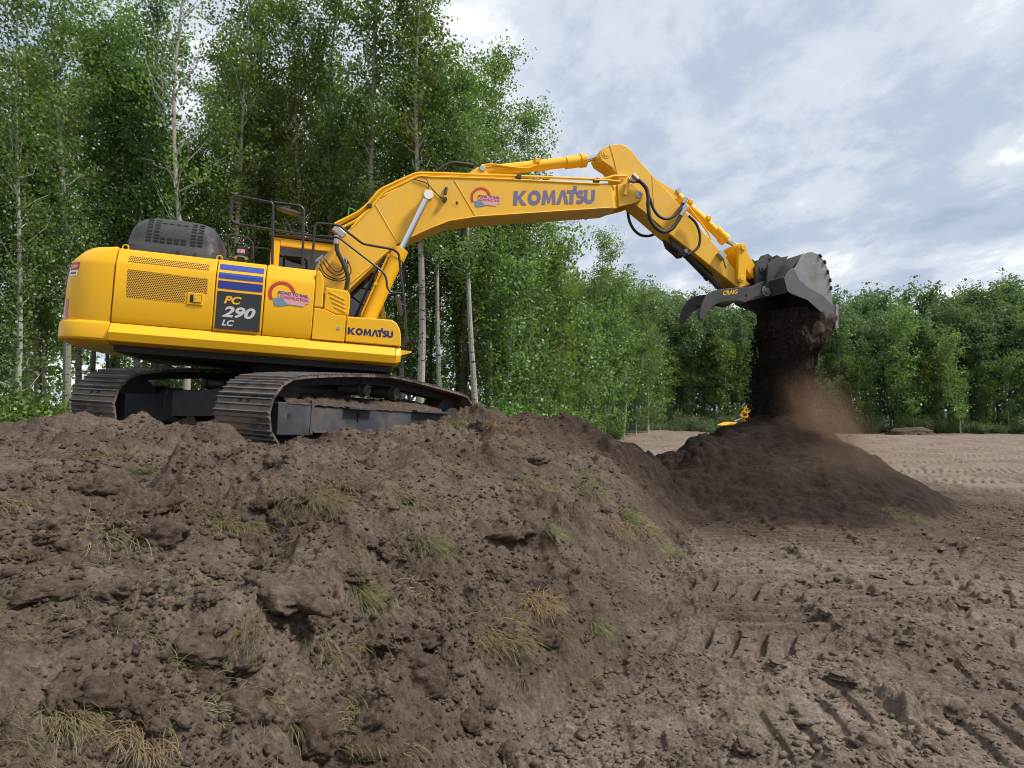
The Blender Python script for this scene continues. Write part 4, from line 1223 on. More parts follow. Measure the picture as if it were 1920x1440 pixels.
for xx in (-0.80, -0.72):
    MB().cyl((xx, -0.95, 2.47), (xx, -0.95, 2.53), 0.05, 14).build('filler_cap', M['yellow'], EXC, 0.01)

# cab on the far (left) side
CX0, CX1, CY0, CY1, CZ0, CZ1 = -0.62, 1.22, 0.42, 1.46, 1.50, 3.30
cab = MB()
for y in (CY0, CY1 - 0.08):
    cab.span(CX0, CX0 + 0.13, y, y + 0.08, CZ0, CZ1 - 0.05)
    cab.prism([(CX1, CZ0), (CX1 + 0.05, 2.2), (CX1 - 0.22, CZ1 - 0.04), (CX1 - 0.30, CZ1 - 0.04), (CX1 - 0.04, 2.2), (CX1 - 0.08, CZ0)], y, y + 0.08)
    cab.span(CX0 + 0.13, CX1 - 0.06, y, y + 0.08, CZ0, 2.28 if y > 1 else 1.95)
    cab.span(CX0 + 0.13, CX1 - 0.28, y, y + 0.08, CZ1 - 0.14, CZ1 - 0.03)
cab.span(CX0, CX0 + 0.08, CY0 + 0.08, CY1 - 0.08, CZ0, 2.5)
cab.span(CX0, CX0 + 0.08, CY0 + 0.08, CY1 - 0.08, CZ1 - 0.14, CZ1 - 0.05)
cab.span(CX0 + 0.02, CX1 - 0.26, CY0 + 0.02, CY1 - 0.02, CZ1 - 0.05, CZ1)
cabo = cab.build('cab', M['yellow'], EXC, 0.015, seg=3)
MB().span(CX0 - 0.05, CX1 - 0.2, CY0 - 0.03, CY1 + 0.03, CZ1 + 0.004, CZ1 + 0.05).build('roof_guard', M['black_paint'], cabo, 0.01)
gl_ = []
MB().add([(CX0 + 0.13, CY0 + 0.04, 1.95), (CX1 - 0.05, CY0 + 0.04, 1.95), (CX1 - 0.02, CY0 + 0.04, 2.2), (CX1 - 0.29, CY0 + 0.04, CZ1 - 0.14), (CX0 + 0.13, CY0 + 0.04, CZ1 - 0.14)], [(0, 1, 2, 3, 4)]).build('window_pane', M['glass'], cabo, smooth=False)
MB().add([(CX0 + 0.13, CY1 - 0.04, 2.28), (CX1, CY1 - 0.04, 2.28), (CX1 - 0.29, CY1 - 0.04, CZ1 - 0.14), (CX0 + 0.13, CY1 - 0.04, CZ1 - 0.14)], [(0, 1, 2, 3)]).build('window_pane', M['glass'], cabo, smooth=False)
MB().add([(CX1 + 0.0, CY0 + 0.08, 1.55), (CX1 + 0.0, CY1 - 0.08, 1.55), (CX1 - 0.26, CY1 - 0.08, CZ1 - 0.05), (CX1 - 0.26, CY0 + 0.08, CZ1 - 0.05)], [(0, 1, 2, 3)]).build('windscreen', M['glass'], cabo, smooth=False)
MB().add([(CX0 + 0.04, CY0 + 0.08, 2.5), (CX0 + 0.04, CY1 - 0.08, 2.5), (CX0 + 0.04, CY1 - 0.08, CZ1 - 0.14), (CX0 + 0.04, CY0 + 0.08, CZ1 - 0.14)], [(0, 1, 2, 3)]).build('window_pane', M['glass'], cabo, smooth=False)
seat = MB().span(-0.25, 0.35, 0.7, 1.2, 1.5, 2.15)
seat.prism([(-0.3, 2.1), (-0.12, 2.1), (-0.22, 2.95), (-0.34, 2.95)], 0.7, 1.2)
seat.build('operator_seat', M['void'], cabo, 0.03)
MB().span(CX0 + 0.09, CX1 - 0.3, CY1 - 0.14, CY1 - 0.10, 2.28, 3.1).build('dark_cab_panel', M['under'], cabo)  # plain dark panel just inside the far window
MB().span(0.02, 0.5, -0.60, 0.40, 1.5, 2.30).build('boom_mount', M['under'], EXC)

# --- undercarriage ----------------------------------------------------------
def under(name, mb, mat, parent=EXC, bevel=0.0, **kw):
    o = mb.build(name, mat, parent, bevel, **kw)
    if parent is EXC:
        o.rotation_euler = (0, 0, BE)
    return o


xf = MB().cyl((0, 0, 0.45), (0, 0, 0.88), 0.78, 32)
for sx_ in (-1, 1):
    for sy_ in (-1, 1):
        a0, b0 = Vector((sx_ * 0.25, sy_ * 0.3, 0)), Vector((sx_ * 1.25, sy_ * 1.05, 0))
        ring0 = [(sx_ * 0.05, sy_ * 0.5, 0.42), (sx_ * 0.7, sy_ * 0.1, 0.42), (sx_ * 0.7, sy_ * 0.1, 0.84), (sx_ * 0.05, sy_ * 0.5, 0.84)]
        ring1 = [(sx_ * 0.75, sy_ * 1.10, 0.34), (sx_ * 1.55, sy_ * 1.10, 0.34), (sx_ * 1.55, sy_ * 1.10, 0.70), (sx_ * 0.75, sy_ * 1.10, 0.70)]
        xf.loft([ring0, ring1])
under('center_frame', xf, M['frame_paint'], bevel=0.01)

TP = [(-1.95, 0.04), (-2.22, 0.13), (-2.38, 0.30), (-2.425, 0.50), (-2.37, 0.68), (-2.23, 0.83), (-1.99, 0.925), (-1.32, 1.01), (-0.38, 1.085), (0.09, 1.10), (1.0, 1.055),
      (2.15, 0.965), (2.42, 0.88), (2.57, 0.70), (2.59, 0.50), (2.51, 0.28), (2.35, 0.12), (2.1, 0.04)]
loop = catmull([(s, 0, z) for s, z in TP] + [(TP[0][0], 0, TP[0][1])], 8)[:-1]


def sample_loop(pts, n):
    p = pts + [pts[0]]
    L = [0.0]
    for a, b in zip(p, p[1:]):
        L.append(L[-1] + (b - a).length)
    out = []
    for k in range(n):
        d = L[-1] * k / n
        i = max(j for j in range(len(L)) if L[j] <= d)
        i = min(i, len(p) - 2)
        f = (d - L[i]) / max(1e-9, L[i + 1] - L[i])
        out.append((p[i].lerp(p[i + 1], f), (p[i + 1] - p[i]).normalized()))
    return out


NS = 56
SMP = sample_loop(loop, NS)
PITCH = sum((a - b).length for a, b in zip(loop, loop[1:] + loop[:1])) / NS
h = PITCH / 2
SHP = [(-h * 0.98, -0.014), (-h * 0.98, 0.010), (-h * 0.86, 0.036), (-h * 0.74, 0.036), (-h * 0.66, 0.010), (-h * 0.12, 0.010), (-h * 0.05, 0.034), (h * 0.07, 0.034), (h * 0.14, 0.010),
       (h * 0.62, 0.010), (h * 0.70, 0.034), (h * 0.82, 0.034), (h * 0.88, 0.004), (h * 0.99, -0.004), (h * 0.99, -0.014)]
shoe0 = None
for side in (-1, 1):
    yc = side * 1.295
    link_mb = MB()
    for p, d in SMP:
        nrm = Vector((-d.z, 0, d.x)) * 1.0      # path runs rear-up-front: this points outward
        if nrm.dot(p - Vector((0.08, 0, 0.52))) < 0:
            nrm = -nrm
        m3 = Matrix((d, Vector((0, 1, 0)), nrm)).transposed()
        for yy in (-0.11, 0.11):
            link_mb.box(p - nrm * 0.075 + Vector((0, yc + yy, 0)), (PITCH * 1.05, 0.05, 0.10), m3)
    track = under('track_chain', link_mb, M['under'])
    for p, d in SMP:
        nrm = Vector((-d.z, 0, d.x))
        if nrm.dot(p - Vector((0.08, 0, 0.52))) < 0:
            nrm = -nrm
        yv = nrm.cross(d)
        mtx = Matrix.Translation(p + Vector((0, yc, 0))) @ Matrix((d, yv, nrm)).transposed().to_4x4()
        if shoe0 is None:
            shoe0 = MB().prism(SHP, -0.42, 0.42).build('track_shoe', M['track_shoe'], track, smooth=False)
            shoe0.matrix_local = mtx
        else:
            share(shoe0, track, mtx)
    for k, (p, d) in enumerate(SMP):                       # bolt windows in the shoes that face the camera
        if p.x < -2.05 and 0.15 < p.z < 0.95 and k % 2 == 0:
            nrm = Vector((-d.z, 0, d.x))
            if nrm.dot(p - Vector((0.08, 0, 0.52))) < 0:
                nrm = -nrm
            for yy in (-0.06, 0.06):
                MB().box(p + nrm * 0.0105 + d * (PITCH * 0.22) + Vector((0, yc + yy, 0)), (0.035, 0.055, 0.004), Matrix((d, Vector((0, 1, 0)), nrm)).transposed()).build('shoe_hole', M['void'], track)
    fy = yc + side * 0.30
    fr_ = MB()
    out = side
    y_out, y_in = yc + out * 0.30, yc - out * 0.30
    fr_.prism([(-2.17, 0.24), (-2.19, 0.63), (-1.60, 0.64), (-1.60, 0.24)], y_out + out * 0.012, y_in)
    fr_.prism([(-1.60, 0.27), (-1.60, 0.60), (1.70, 0.665), (1.74, 0.33), (1.66, 0.30)], y_out, y_in)
    fr_.prism([(-1.6, 0.60), (-1.55, 0.72), (-0.4, 0.78), (1.2, 0.76), (1.7, 0.665)], yc - out * 0.12, y_in)
    frame = under('track_frame', fr_, M['frame_paint'], bevel=0.012)
    for s0, s1, z in ((-0.96, -0.36, 0.635), (0.72, 1.76, 0.655)):
        MB().span(s0, s1, y_out, y_out + out * 0.10, z - 0.035, z).build('step_plate', M['frame_paint'], frame, 0.006)
    MB().span(-1.62, -1.57, y_out - out * 0.02, y_out + out * 0.025, 0.25, 0.68).build('frame_rib', M['frame_paint'], frame, 0.006)
    MB().span(-1.55, 1.70, y_out - out * 0.01, y_out + out * 0.03, 0.275, 0.30).build('frame_ledge', M['frame_paint'], frame, 0.004)
    for s, z, hw, hh in ((-2.0, 0.47, 0.035, 0.035), (-0.63, 0.50, 0.032, 0.06)):
        MB().prism([(s + hw * math.cos(a), z + hh * math.sin(a)) for a in (2 * math.pi * k / 14 for k in range(14))], y_out + out * 0.0135, y_out + out * 0.010 - out * 0.03).build('frame_hole', M['void'], frame)
    for s in (-0.40, 0.34):
        MB().cyl((s, yc + out * 0.26, 0.885), (s, yc - out * 0.2, 0.885), 0.085, 20).cyl((s, yc + out * 0.19, 0.885), (s, yc + out * 0.15, 0.885), 0.105, 20).build('carrier_roller', M['shoe'], frame, 0.006)
    for s in np.linspace(-1.5, 1.6, 8):
        MB().cyl((s, yc + out * 0.2, 0.20), (s, yc - out * 0.2, 0.20), 0.11, 16).build('track_roller', M['under'], frame)
    MB().cyl((2.08, yc + out * 0.16, 0.50), (2.08, yc - out * 0.16, 0.50), 0.40, 32).cyl((2.08, yc + out * 0.30, 0.50), (2.08, yc - out * 0.28, 0.50), 0.24, 24).build('drive_sprocket', M['under'], frame)
    MB().cyl((-1.93, yc + out * 0.13, 0.50), (-1.93, yc - out * 0.13, 0.50), 0.38, 32).build('idler_wheel', M['under'], frame)
    # soil packed along the top of the track frame and on the shoes
    rs = np.random.RandomState(3 + side)
    n_s, n_w = 60, 7
    vs = []; fs = []
    for i in range(n_s):
        for j in range(n_w):
            s = -2.05 + 3.75 * i / (n_s - 1)
            yy = y_out + out * 0.02 - out * 0.42 * j / (n_w - 1)
            zt = 0.635 + 0.02 * i / n_s + (0.10 if s > -1.65 else 0.03) * math.sin(math.pi * min(1, (j + 0.3) / 3.2) / 2) * (0.7 + 0.6 * rs.uniform()) + 0.02 * rs.uniform()
            if j == 0: zt = 0.612 + 0.015 * rs.uniform()
            vs.append((s, yy, zt + (0.03 * math.sin(s * 2.2) if j else 0)))
    for i in range(n_s - 1):
        for j in range(n_w - 1):
            a = i * n_w + j
            fs.append((a, a + n_w, a + n_w + 1, a + 1))
    pk = MB().add(vs, fs).build('packed_soil', M['soil'], frame, angle=180)
    pk['label'] = 'loose brown soil lying along the track frame'

# --- boom -------------------------------------------------------------------
bprof = K['boom_top'] + K['boom_bot'] + [(0.42, 2.02), (0.22, 1.86), (0.02, 1.95), (-0.02, 2.25)]
boom = MB().prism(bprof, -0.32, 0.32).build('boom', M['yellow_worn'], EXC, 0.012, seg=2)
tp = MB().loft([[(4.866, -0.319, 4.750), (4.952, -0.319, 4.344), (4.952, 0.319, 4.344), (4.866, 0.319, 4.750)], [(5.03, -0.235, 4.79), (5.075, -0.235, 4.40), (5.075, 0.235, 4.40), (5.03, 0.235, 4.79)]])
tp.build('boom_end', M['yellow_worn'], boom, 0.006)
for y0, y1 in ((-0.285, -0.212), (0.212, 0.285)):
    MB().prism(K['nose'], y0, y1).build('boom_fork', M['yellow_worn'], boom, 0.008)
npx, npz = K['nosepin'][0]
MB().cyl((npx, -0.31, npz), (npx, 0.31, npz), 0.062, 20).build('pivot_pin', M['steel'], boom, 0.008)
MB().cyl((npx, -0.292, npz), (npx, 0.292, npz), 0.10, 24).build('pin_boss', M['yellow_worn'], boom, 0.006)
for nm in ('weld1', 'weld2'):
    MB().tube(at3(K[nm], -0.321), 0.008, 6).build('weld_seam', M['yellow_worn'], boom)
MB().tube([(0.55, -0.325, 2.46), (1.30, -0.325, 3.26), (1.78, -0.325, 3.555), (2.1, -0.325, 3.73), (2.55, -0.325, 3.865), (4.9, -0.325, 4.352)], 0.010, 6).build('weld_seam', M['yellow_worn'], boom)
pm = K['pipe1']
MB().tube(rounded(at3(pm, -0.24), 0.08), 0.024, 8).build('oil_pipe', M['yellow'], boom)
MB().tube(rounded(at3(K['pipe2'], -0.315), 0.08), 0.020, 8).build('oil_pipe', M['yellow'], boom)
MB().tube(rounded([(x, 0.24, z) for x, z in pm], 0.08), 0.024, 8).build('oil_pipe', M['yellow'], boom)
MB().tube(rounded(at3(K['pipe3'], -0.33), 0.05), 0.020, 8).build('oil_pipe', M['yellow'], boom)
MB().tube(rounded([(x + 0.02, -0.14, z + 0.0) for x, z in pm[:8]], 0.08), 0.020, 8).build('oil_pipe', M['yellow'], boom)
for x, z in ((3.22, 4.64), (4.62, 4.80), (0.83, 3.80)):
    MB().box((x, -0.26, z - 0.01), (0.07, 0.16, 0.07)).build('pipe_clamp', M['black_paint'], boom, 0.008)
MB().tube(catmull(at3(K['foothose'], -0.5)), 0.034, 10).build('hydraulic_hose', M['rubber'], boom)
MB().cyl((K['foothose'][0][0], -0.5, K['foothose'][0][1] - 0.06), (K['foothose'][0][0] - 0.005, -0.5, K['foothose'][0][1] + 0.07), 0.042, 12).build('hose_fitting', M['steel'], boom)
MB().box((0.40, -0.46, 3.28), (0.20, 0.14, 0.10), Matrix.Rotation(R(35), 3, 'Y')).build('valve_block', M['steel'], boom, 0.01)
for nm in ('loop_a', 'loop_b', 'loop_c', 'loop_d'):
    MB().tube(catmull(at3(K[nm], -0.40)), 0.009, 6).build('grease_line', M['rubber'], boom)
    for q, d in ((K[nm][0], (-0.02, 0.05)), (K[nm][-1], (-0.02, 0.06))):
        MB().cyl((q[0], -0.40, q[1]), (q[0] + d[0], -0.40, q[1] + d[1]), 0.012, 8).build('line_fitting', M['steel'], boom)
MB().box((0.48, -0.38, 2.90), (0.22, 0.05, 0.035), Matrix.Rotation(R(32), 3, 'Y')).build('line_bracket', M['black_paint'], boom)
MB().box((0.14, -0.38, 2.86), (0.14, 0.05, 0.03), Matrix.Rotation(R(-45), 3, 'Y')).build('line_bracket', M['steel'], boom)
MB().tube(catmull(at3(K['cable1'], -0.335)), 0.008, 6).build('lamp_cable', M['rubber'], boom)
MB().tube(catmull(at3(K['cable2'], -0.36)), 0.006, 6).build('grease_line', M['rubber'], boom)
wl = K['work_lamp']
MB().cyl((wl[0][0], -0.34, wl[0][1]), (wl[1][0], -0.36, wl[1][1]), 0.025, 10).cyl((wl[2][0], -0.32, wl[2][1]), (wl[2][0], -0.40, wl[2][1]), 0.035, 12).build('work_lamp', M['black_paint'], boom)
MB().add([(x, -0.3225, z) for x, z in K['warn']], [(0, 1, 2, 3)]).build('warning_sticker', M['letter_yellow'], boom, smooth=False)
wx, wz = K['warn'][0]
MB().add([(wx + 0.06, -0.3245, wz - 0.005), (wx + 0.085, -0.3245, wz - 0.005), (wx + 0.10, -0.3245, wz + 0.05), (wx + 0.055, -0.3245, wz + 0.05)], [(0, 1, 2, 3)]).build('warning_sticker', M['decal_black'], boom, smooth=False)
MB().tube(catmull(at3(K['strap'], -0.2)), 0.012, 6).build('lifting_strap', M['green_strap'], boom)
kx, kz = K['komatsu_boom'][0]
komatsu(kx, kz, 1.44, 0.245, -0.3235, M['violet'], boom, 0.166)
lb = K['logo_boom']
gear_logo(lb[0][0], lb[0][1] - 0.0, lb[1][0] - lb[0][0], 0.345, -0.3235, boom, 0.12)

# boom cylinders, one on each side
for sgn in (-1, 1):
    y = sgn * 0.46
    a, m_, b_ = [Vector((q[0][0], y, q[0][1])) for q in (K['bcyl_pin'], K['bcyl_a'], K['bcyl_b'])]
    d = (b_ - a).normalized()
    cyl = MB().cyl(m_ - d * 0.02, b_ + d * 0.25, 0.108, 24).cyl(m_ - d * 0.08, m_ + d * 0.10, 0.122, 24).build('boom_cylinder', M['yellow'], EXC, 0.008)
    MB().cyl(a, m_, 0.052, 20).build('piston_rod', M['chrome'], cyl)
    MB().cyl((a.x, y - 0.05, a.z), (a.x, y + 0.05, a.z), 0.088, 24).build('rod_eye', M['yellow_worn'], cyl, 0.008)
    MB().cyl((a.x, y + sgn * 0.05, a.z), (a.x, y + sgn * 0.066, a.z), 0.072, 24).build('pin_cap', M['white'], cyl, 0.005)
    MB().cyl((a.x, -sgn * 0.0 + sgn * 0.3, a.z), (a.x, y, a.z), 0.055, 16).build('pivot_pin', M['steel'], cyl)
    off = Vector((-0.13, 0, 0.03))
    MB().tube([m_ + off * 0.7 + d * 0.05, m_ + off + d * 0.1, b_ + off + d * 0.0, b_ + off * 0.5 + d * 0.12], 0.018, 8).build('oil_pipe', M['yellow'], cyl)
    for k in range(2):
        q = m_ + d * (0.08 + 0.5 * k)
        MB().box(q + off * 0.9, (0.06, 0.05, 0.05)).build('pipe_clamp', M['yellow'], cyl, 0.006)
MB().tube(catmull([(0.75, -0.30, 2.05), (0.86, -0.34, 2.4), (0.98, -0.34, 2.72), (1.12, -0.36, 3.02)]), 0.02, 8).build('hydraulic_hose', M['rubber'], EXC)

# arm cylinder on top of the boom
ac = [Vector((x, 0, z)) for x, z in K['acyl']]
d = (ac[3] - ac[0]).normalized()
armcyl = MB().cyl(ac[0] + d * 0.05, ac[3] - d * 0.02, 0.092, 24).cyl(ac[2], ac[3], 0.108, 24).cyl(ac[3] - d * 0.10, ac[3] + d * 0.01, 0.122, 24).build('arm_cylinder', M['yellow'], EXC, 0.008)
MB().cyl(ac[3], ac[4], 0.05, 18).build('piston_rod', M['chrome'], armcyl)
MB().cyl(ac[0] + Vector((0, -0.2, 0)), ac[0] + Vector((0, 0.2, 0)), 0.05, 16).build('pivot_pin', M['steel'], armcyl, 0.006)
MB().tube(catmull(at3(K['acyl_pipe'], -0.1)), 0.02, 8).build('oil_pipe', M['yellow'], armcyl)
for dy in (-0.13, -0.06):
    MB().tube(catmull(at3(K['acyl_hose'], dy)), 0.026, 8).build('hydraulic_hose', M['rubber'], armcyl)
MB().box(ac[0].lerp(ac[3], 0.52) + Vector((0, -0.05, 0.06)), (0.09, 0.12, 0.08)).build('pipe_clamp', M['yellow'], armcyl, 0.008)
for y0, y1 in ((-0.18, -0.13), (0.13, 0.18)):
    MB().prism(K['bracket'], y0, y1).build('cylinder_bracket', M['yellow_worn'], boom, 0.008)

# --- arm ----------------------------------------------------------------------
arm = MB().prism(K['arm'], -0.2, 0.2).build('arm', M['yellow_worn'], EXC, 0.012)
for y0, y1 in ((-0.15, -0.10), (0.10, 0.15)):
    MB().prism(K['armear'], y0, y1).build('cylinder_bracket', M['yellow_worn'], arm, 0.006)
MB().tube(at3(K['armweld'], -0.201), 0.010, 6).build('weld_seam', M['yellow_worn'], arm)
MB().tube(at3(K['armweld2'], -0.201), 0.006, 6).build('weld_seam', M['yellow_worn'], arm)
apx, apz = K['armpin'][0]
MB().cyl((4.80, -0.215, 5.33), (4.80, 0.215, 5.33), 0.05, 16).build('pivot_pin', M['yellow_worn'], arm, 0.006)
MB().cyl((4.80, -0.207, 5.33), (4.80, 0.207, 5.33), 0.085, 20).build('pin_boss', M['yellow_worn'], arm, 0.005)
bc = [Vector((x, 0, z)) for x, z in K['bc']]
d = (bc[3] - bc[0]).normalized()
bcyl = MB().cyl(bc[0] + d * 0.05, bc[3], 0.082, 22).cyl(bc[2] - d * 0.15, bc[3], 0.10, 22).cyl(bc[3] - d * 0.10, bc[3] + d * 0.01, 0.115, 22).build('bucket_cylinder', M['yellow'], EXC, 0.008)
MB().cyl(bc[3], bc[5], 0.045, 16).build('piston_rod', M['chrome'], bcyl)
MB().cyl(bc[0] + Vector((0, -0.17, 0)), bc[0] + Vector((0, 0.17, 0)), 0.045, 14).build('pivot_pin', M['steel'], bcyl)
MB().tube(catmull(at3(K['bc_pipe'], -0.15)), 0.018, 8).build('oil_pipe', M['yellow'], bcyl)
for f_ in (0.25, 0.6):
    MB().box(bc[0].lerp(bc[3], f_) + Vector((0.02, -0.06, 0.05)), (0.08, 0.1, 0.08)).build('pipe_clamp', M['yellow'], bcyl, 0.008)
for nm, y, r_ in (('hoseA', -0.40, 0.034), ('hoseB', -0.36, 0.026), ('hoseC', 0.27, 0.026), ('hoseD', -0.30, 0.024)):
    MB().tube(catmull(at3(K[nm], y)), r_, 10).build('hydraulic_hose', M['rubber'], arm)
for nm, y, i, j in (('hoseA', -0.40, -1, -2), ('hoseB', -0.36, -1, -2), ('hoseA', -0.40, 0, 1), ('hoseB', -0.36, 0, 1)):
    q, e = [Vector((K[nm][k_][0], y, K[nm][k_][1])) for k_ in (i, j)]
    MB().cyl(q - (e - q).normalized() * 0.07, q + (e - q).normalized() * 0.05, 0.040, 12).build('hose_fitting', M['steel'], arm)
f0 = K['fit']
MB().box((f0[0][0], -0.30, f0[0][1]), (0.12, 0.16, 0.12), Matrix.Rotation(R(40), 3, 'Y')).build('valve_block', M['steel'], arm, 0.01)
MB().box((f0[2][0], -0.25, f0[2][1]), (0.16, 0.10, 0.10), Matrix.Rotation(R(40), 3, 'Y')).build('valve_block', M['steel'], arm, 0.01)
MB().cyl((f0[2][0] + 0.02, -0.25, f0[2][1] - 0.02), (f0[3][0] + 0.04, -0.25, f0[3][1] - 0.05), 0.025, 10).build('hose_fitting', M['steel'], arm)
MB().box((5.17, -0.33, 4.76), (0.05, 0.05, 0.32), Matrix.Rotation(R(14), 3, 'Y')).build('pipe_bracket', M['yellow_worn'], boom, 0.006)

# bucket linkage
def bar(name, a, b_, y0, y1, wd, mat, parent, hole=0.035):
    a, b_ = Vector((a[0], 0, a[1])), Vector((b_[0], 0, b_[1]))
    d = (b_ - a).normalized(); nrm = Vector((-d.z, 0, d.x)); ol = []
    for c, s in ((b_, 1), (a, -1)):
        for k in range(9):
            an = -math.pi / 2 + math.pi * k / 8
            q = c + (d * math.cos(an) * s + nrm * math.sin(an) * s) * wd
            ol.append((q.x, q.z))
    o = MB().prism(ol, y0, y1).build(name, mat, parent, 0.008)
    for c in (a, b_):
        MB().cyl((c.x, y0 - 0.012, c.z), (c.x, y1 + 0.012, c.z), hole, 14).build('link_pin', M['yellow_worn'], o, 0.004)
    return o


LA, LB = K['linkA'], K['linkB']
for y0, y1 in ((-0.30, -0.23), (0.23, 0.30)):
    bar('side_link', LA[0], LA[1], y0, y1, 0.085, M['yellow'], EXC, 0.05)
bl = bar('bucket_link', LB[0], (LB[1][0] + 0.03, LB[1][1] - 0.02), -0.19, 0.19, 0.10, M['yellow'], EXC, 0.05)
MB().cyl((LA[0][0], -0.33, LA[0][1]), (LA[0][0], 0.33, LA[0][1]), 0.055, 16).cyl((LA[0][0], -0.22, LA[0][1]), (LA[0][0], 0.22, LA[0][1]), 0.085, 18).build('link_pin', M['yellow_worn'], bl, 0.004)

# thumb and its cylinder
tc_ = [Vector((x, 0, z)) for x, z in K['tcyl']]
d = (tc_[1] - tc_[0]).normalized()
tcy = MB().cyl(tc_[0] + d * 0.02, tc_[0] + d * 0.72, 0.075, 20).cyl(tc_[0] + d * 0.66, tc_[0] + d * 0.74, 0.085, 20).build('thumb_cylinder', M['black_paint'], EXC, 0.006)
MB().cyl(tc_[0] + d * 0.7, tc_[1] + d * 0.1, 0.045, 16).build('piston_rod', M['charcoal'], tcy)
for y0, y1 in ((-0.14, -0.09), (0.09, 0.14)):
    MB().prism([(6.13, 4.06), (6.42, 3.90), (6.56, 3.86), (6.53, 3.76), (6.44, 3.74), (6.36, 3.80), (6.20, 3.90)], y0, y1).build('thumb_bracket', M['bucket'], tcy, 0.006)
MB().cyl((6.47, -0.17, 3.83), (6.47, 0.17, 3.83), 0.04, 14).build('pivot_pin', M['steel'], tcy)
thumb = MB().prism(K['tine'], -0.36, -0.30).build('thumb', M['bucket'], EXC, 0.008)
MB().prism(K['tine'], 0.30, 0.36).build('thumb_tine', M['bucket'], thumb, 0.008)
MB().span(7.15, 7.60, -0.30, 0.30, 3.02, 3.07).build('thumb_plate', M['bucket'], thumb, 0.006)
MB().prism([(6.98, 2.93), (7.25, 3.02), (7.24, 3.06), (6.98, 2.98)], -0.30, 0.30).build('thumb_plate', M['bucket'], thumb, 0.006)
tx, tz = K['tpin'][0]
MB().cyl((tx, -0.41, tz), (tx, 0.41, tz), 0.055, 18).cyl((tx, -0.385, tz), (tx, 0.385, tz), 0.10, 20).build('pivot_pin', M['bucket_worn'], thumb, 0.006)
MB().cyl((7.62, -0.3615, 3.115), (7.62, -0.364, 3.115), 0.026, 14).build('pin_hole', M['void'], thumb)
text('lettering', 'CRAIG', 7.135, 3.055, 0.30, 0.085, -0.3635, M['letter_yellow'], thumb, 0.2, 0.03, 0.21)

# coupler and bucket
cp = MB()
for y0, y1 in ((-0.28, -0.20), (0.20, 0.28)):
    cp.prism(K['ears'], y0, y1)
cp.span(7.95, 8.25, -0.2, 0.2, 3.45, 3.60).span(8.0, 8.3, -0.2, 0.2, 3.76, 3.86)
coup = cp.build('coupler', M['bucket'], EXC, 0.008)
ep = K['earpin'][0]
MB().cyl((ep[0], -0.325, ep[1]), (ep[0], 0.325, ep[1]), 0.05, 16).cyl((ep[0], -0.30, ep[1]), (ep[0], 0.30, ep[1]), 0.09, 20).build('pivot_pin', M['bucket'], coup, 0.006)
for q in ((8.14, 3.86), (8.24, 3.90)):
    MB().cyl((q[0], -0.2815, q[1]), (q[0], -0.286, q[1]), 0.03, 12).build('pin_hole', M['void'], coup)
# the bucket shell: side view outline from the cutting lip round the back to the hinge edge, open below
SH = [(9.215, 2.63), (9.20, 3.02), (9.105, 3.294), (9.049, 3.595), (8.943, 3.808), (8.793, 3.922), (8.649, 3.951), (8.50, 3.905), (8.36, 3.76), (8.22, 3.60), (8.10, 3.40), (8.165, 3.19)]
BW = 0.75
sh = MB(); T_ = 0.035
inner = []
for i, (x, z) in enumerate(SH):
    a = Vector(SH[max(0, i - 1)]); b_ = Vector(SH[min(len(SH) - 1, i + 1)])
    d2 = (b_ - a).normalized(); nn = Vector((-d2.y, d2.x))
    c = Vector((8.65, 3.3))
    if nn.dot(c - Vector((x, z))) < 0: nn = -nn
    inner.append((x + nn.x * T_, z + nn.y * T_))
sh.prism(SH + inner[::-1], -BW, BW)
bucket = sh.build('bucket', M['bucket'], EXC, 0.006)
for y0, y1, nm in ((-BW - 0.028, -BW, 'side_plate'), (BW, BW + 0.028, 'side_plate')):
    MB().prism(K['bside'], y0, y1).build(nm, M['bucket_worn'], bucket, 0.006)
for y0, y1 in ((-BW - 0.055, -BW - 0.0285), (BW + 0.0285, BW + 0.055)):
    MB().prism(K['bband'], y0, y1).build('side_cutter', M['bucket_band'], bucket, 0.006)
for x, z in K['wear']:
    MB().box((x + 0.022, -BW - 0.035, z + 0.008), (0.028, 0.06, 0.075), Matrix.Rotation(R(-40 if x < 8.85 else -28 if x < 8.95 else -10), 3, 'Y')).build('wear_block', M['bucket'], bucket, 0.012)
MB().prism([(9.185, 2.60), (9.175, 3.03), (9.235, 3.04), (9.25, 2.60)], -BW - 0.07, BW + 0.07).build('cutting_edge', M['bucket_worn'], bucket, 0.006)
MB().prism([(8.14, 3.14), (8.06, 3.42), (8.11, 3.45), (8.20, 3.18)], -BW - 0.02, BW + 0.02).build('hinge_lip', M['bucket'], bucket, 0.006)
for y in (-0.38, 0.38):
    MB().prism([(8.0, 3.30), (8.02, 3.72), (8.2, 3.86), (8.45, 3.93), (8.30, 3.70), (8.12, 3.42), (8.17, 3.2)], y - 0.025, y + 0.025).build('bucket_ear', M['bucket'], bucket, 0.006)

# ------------------------------------------------------------------ falling soil, dust, clods, crumbs, grass
SR = random.Random(99)
NRS = np.random.RandomState(77)


def ico(sub):
    bm = bmesh.new()
    bmesh.ops.create_icosphere(bm, subdivisions=sub, radius=1.0)
    v = np.array([q.co[:] for q in bm.verts]); f = np.array([[q.index for q in p.verts] for p in bm.faces])
    bm.free()
    return v, f


def n3(p, s, seed):
    return (pnoise(p[:, 0] * s + 11.3, p[:, 1] * s + 4.1, seed) + pnoise(p[:, 1] * s + 7.7, p[:, 2] * s + 2.9, seed + 5) + pnoise(p[:, 2] * s + 1.1, p[:, 0] * s + 9.4, seed + 9)) / 1.4


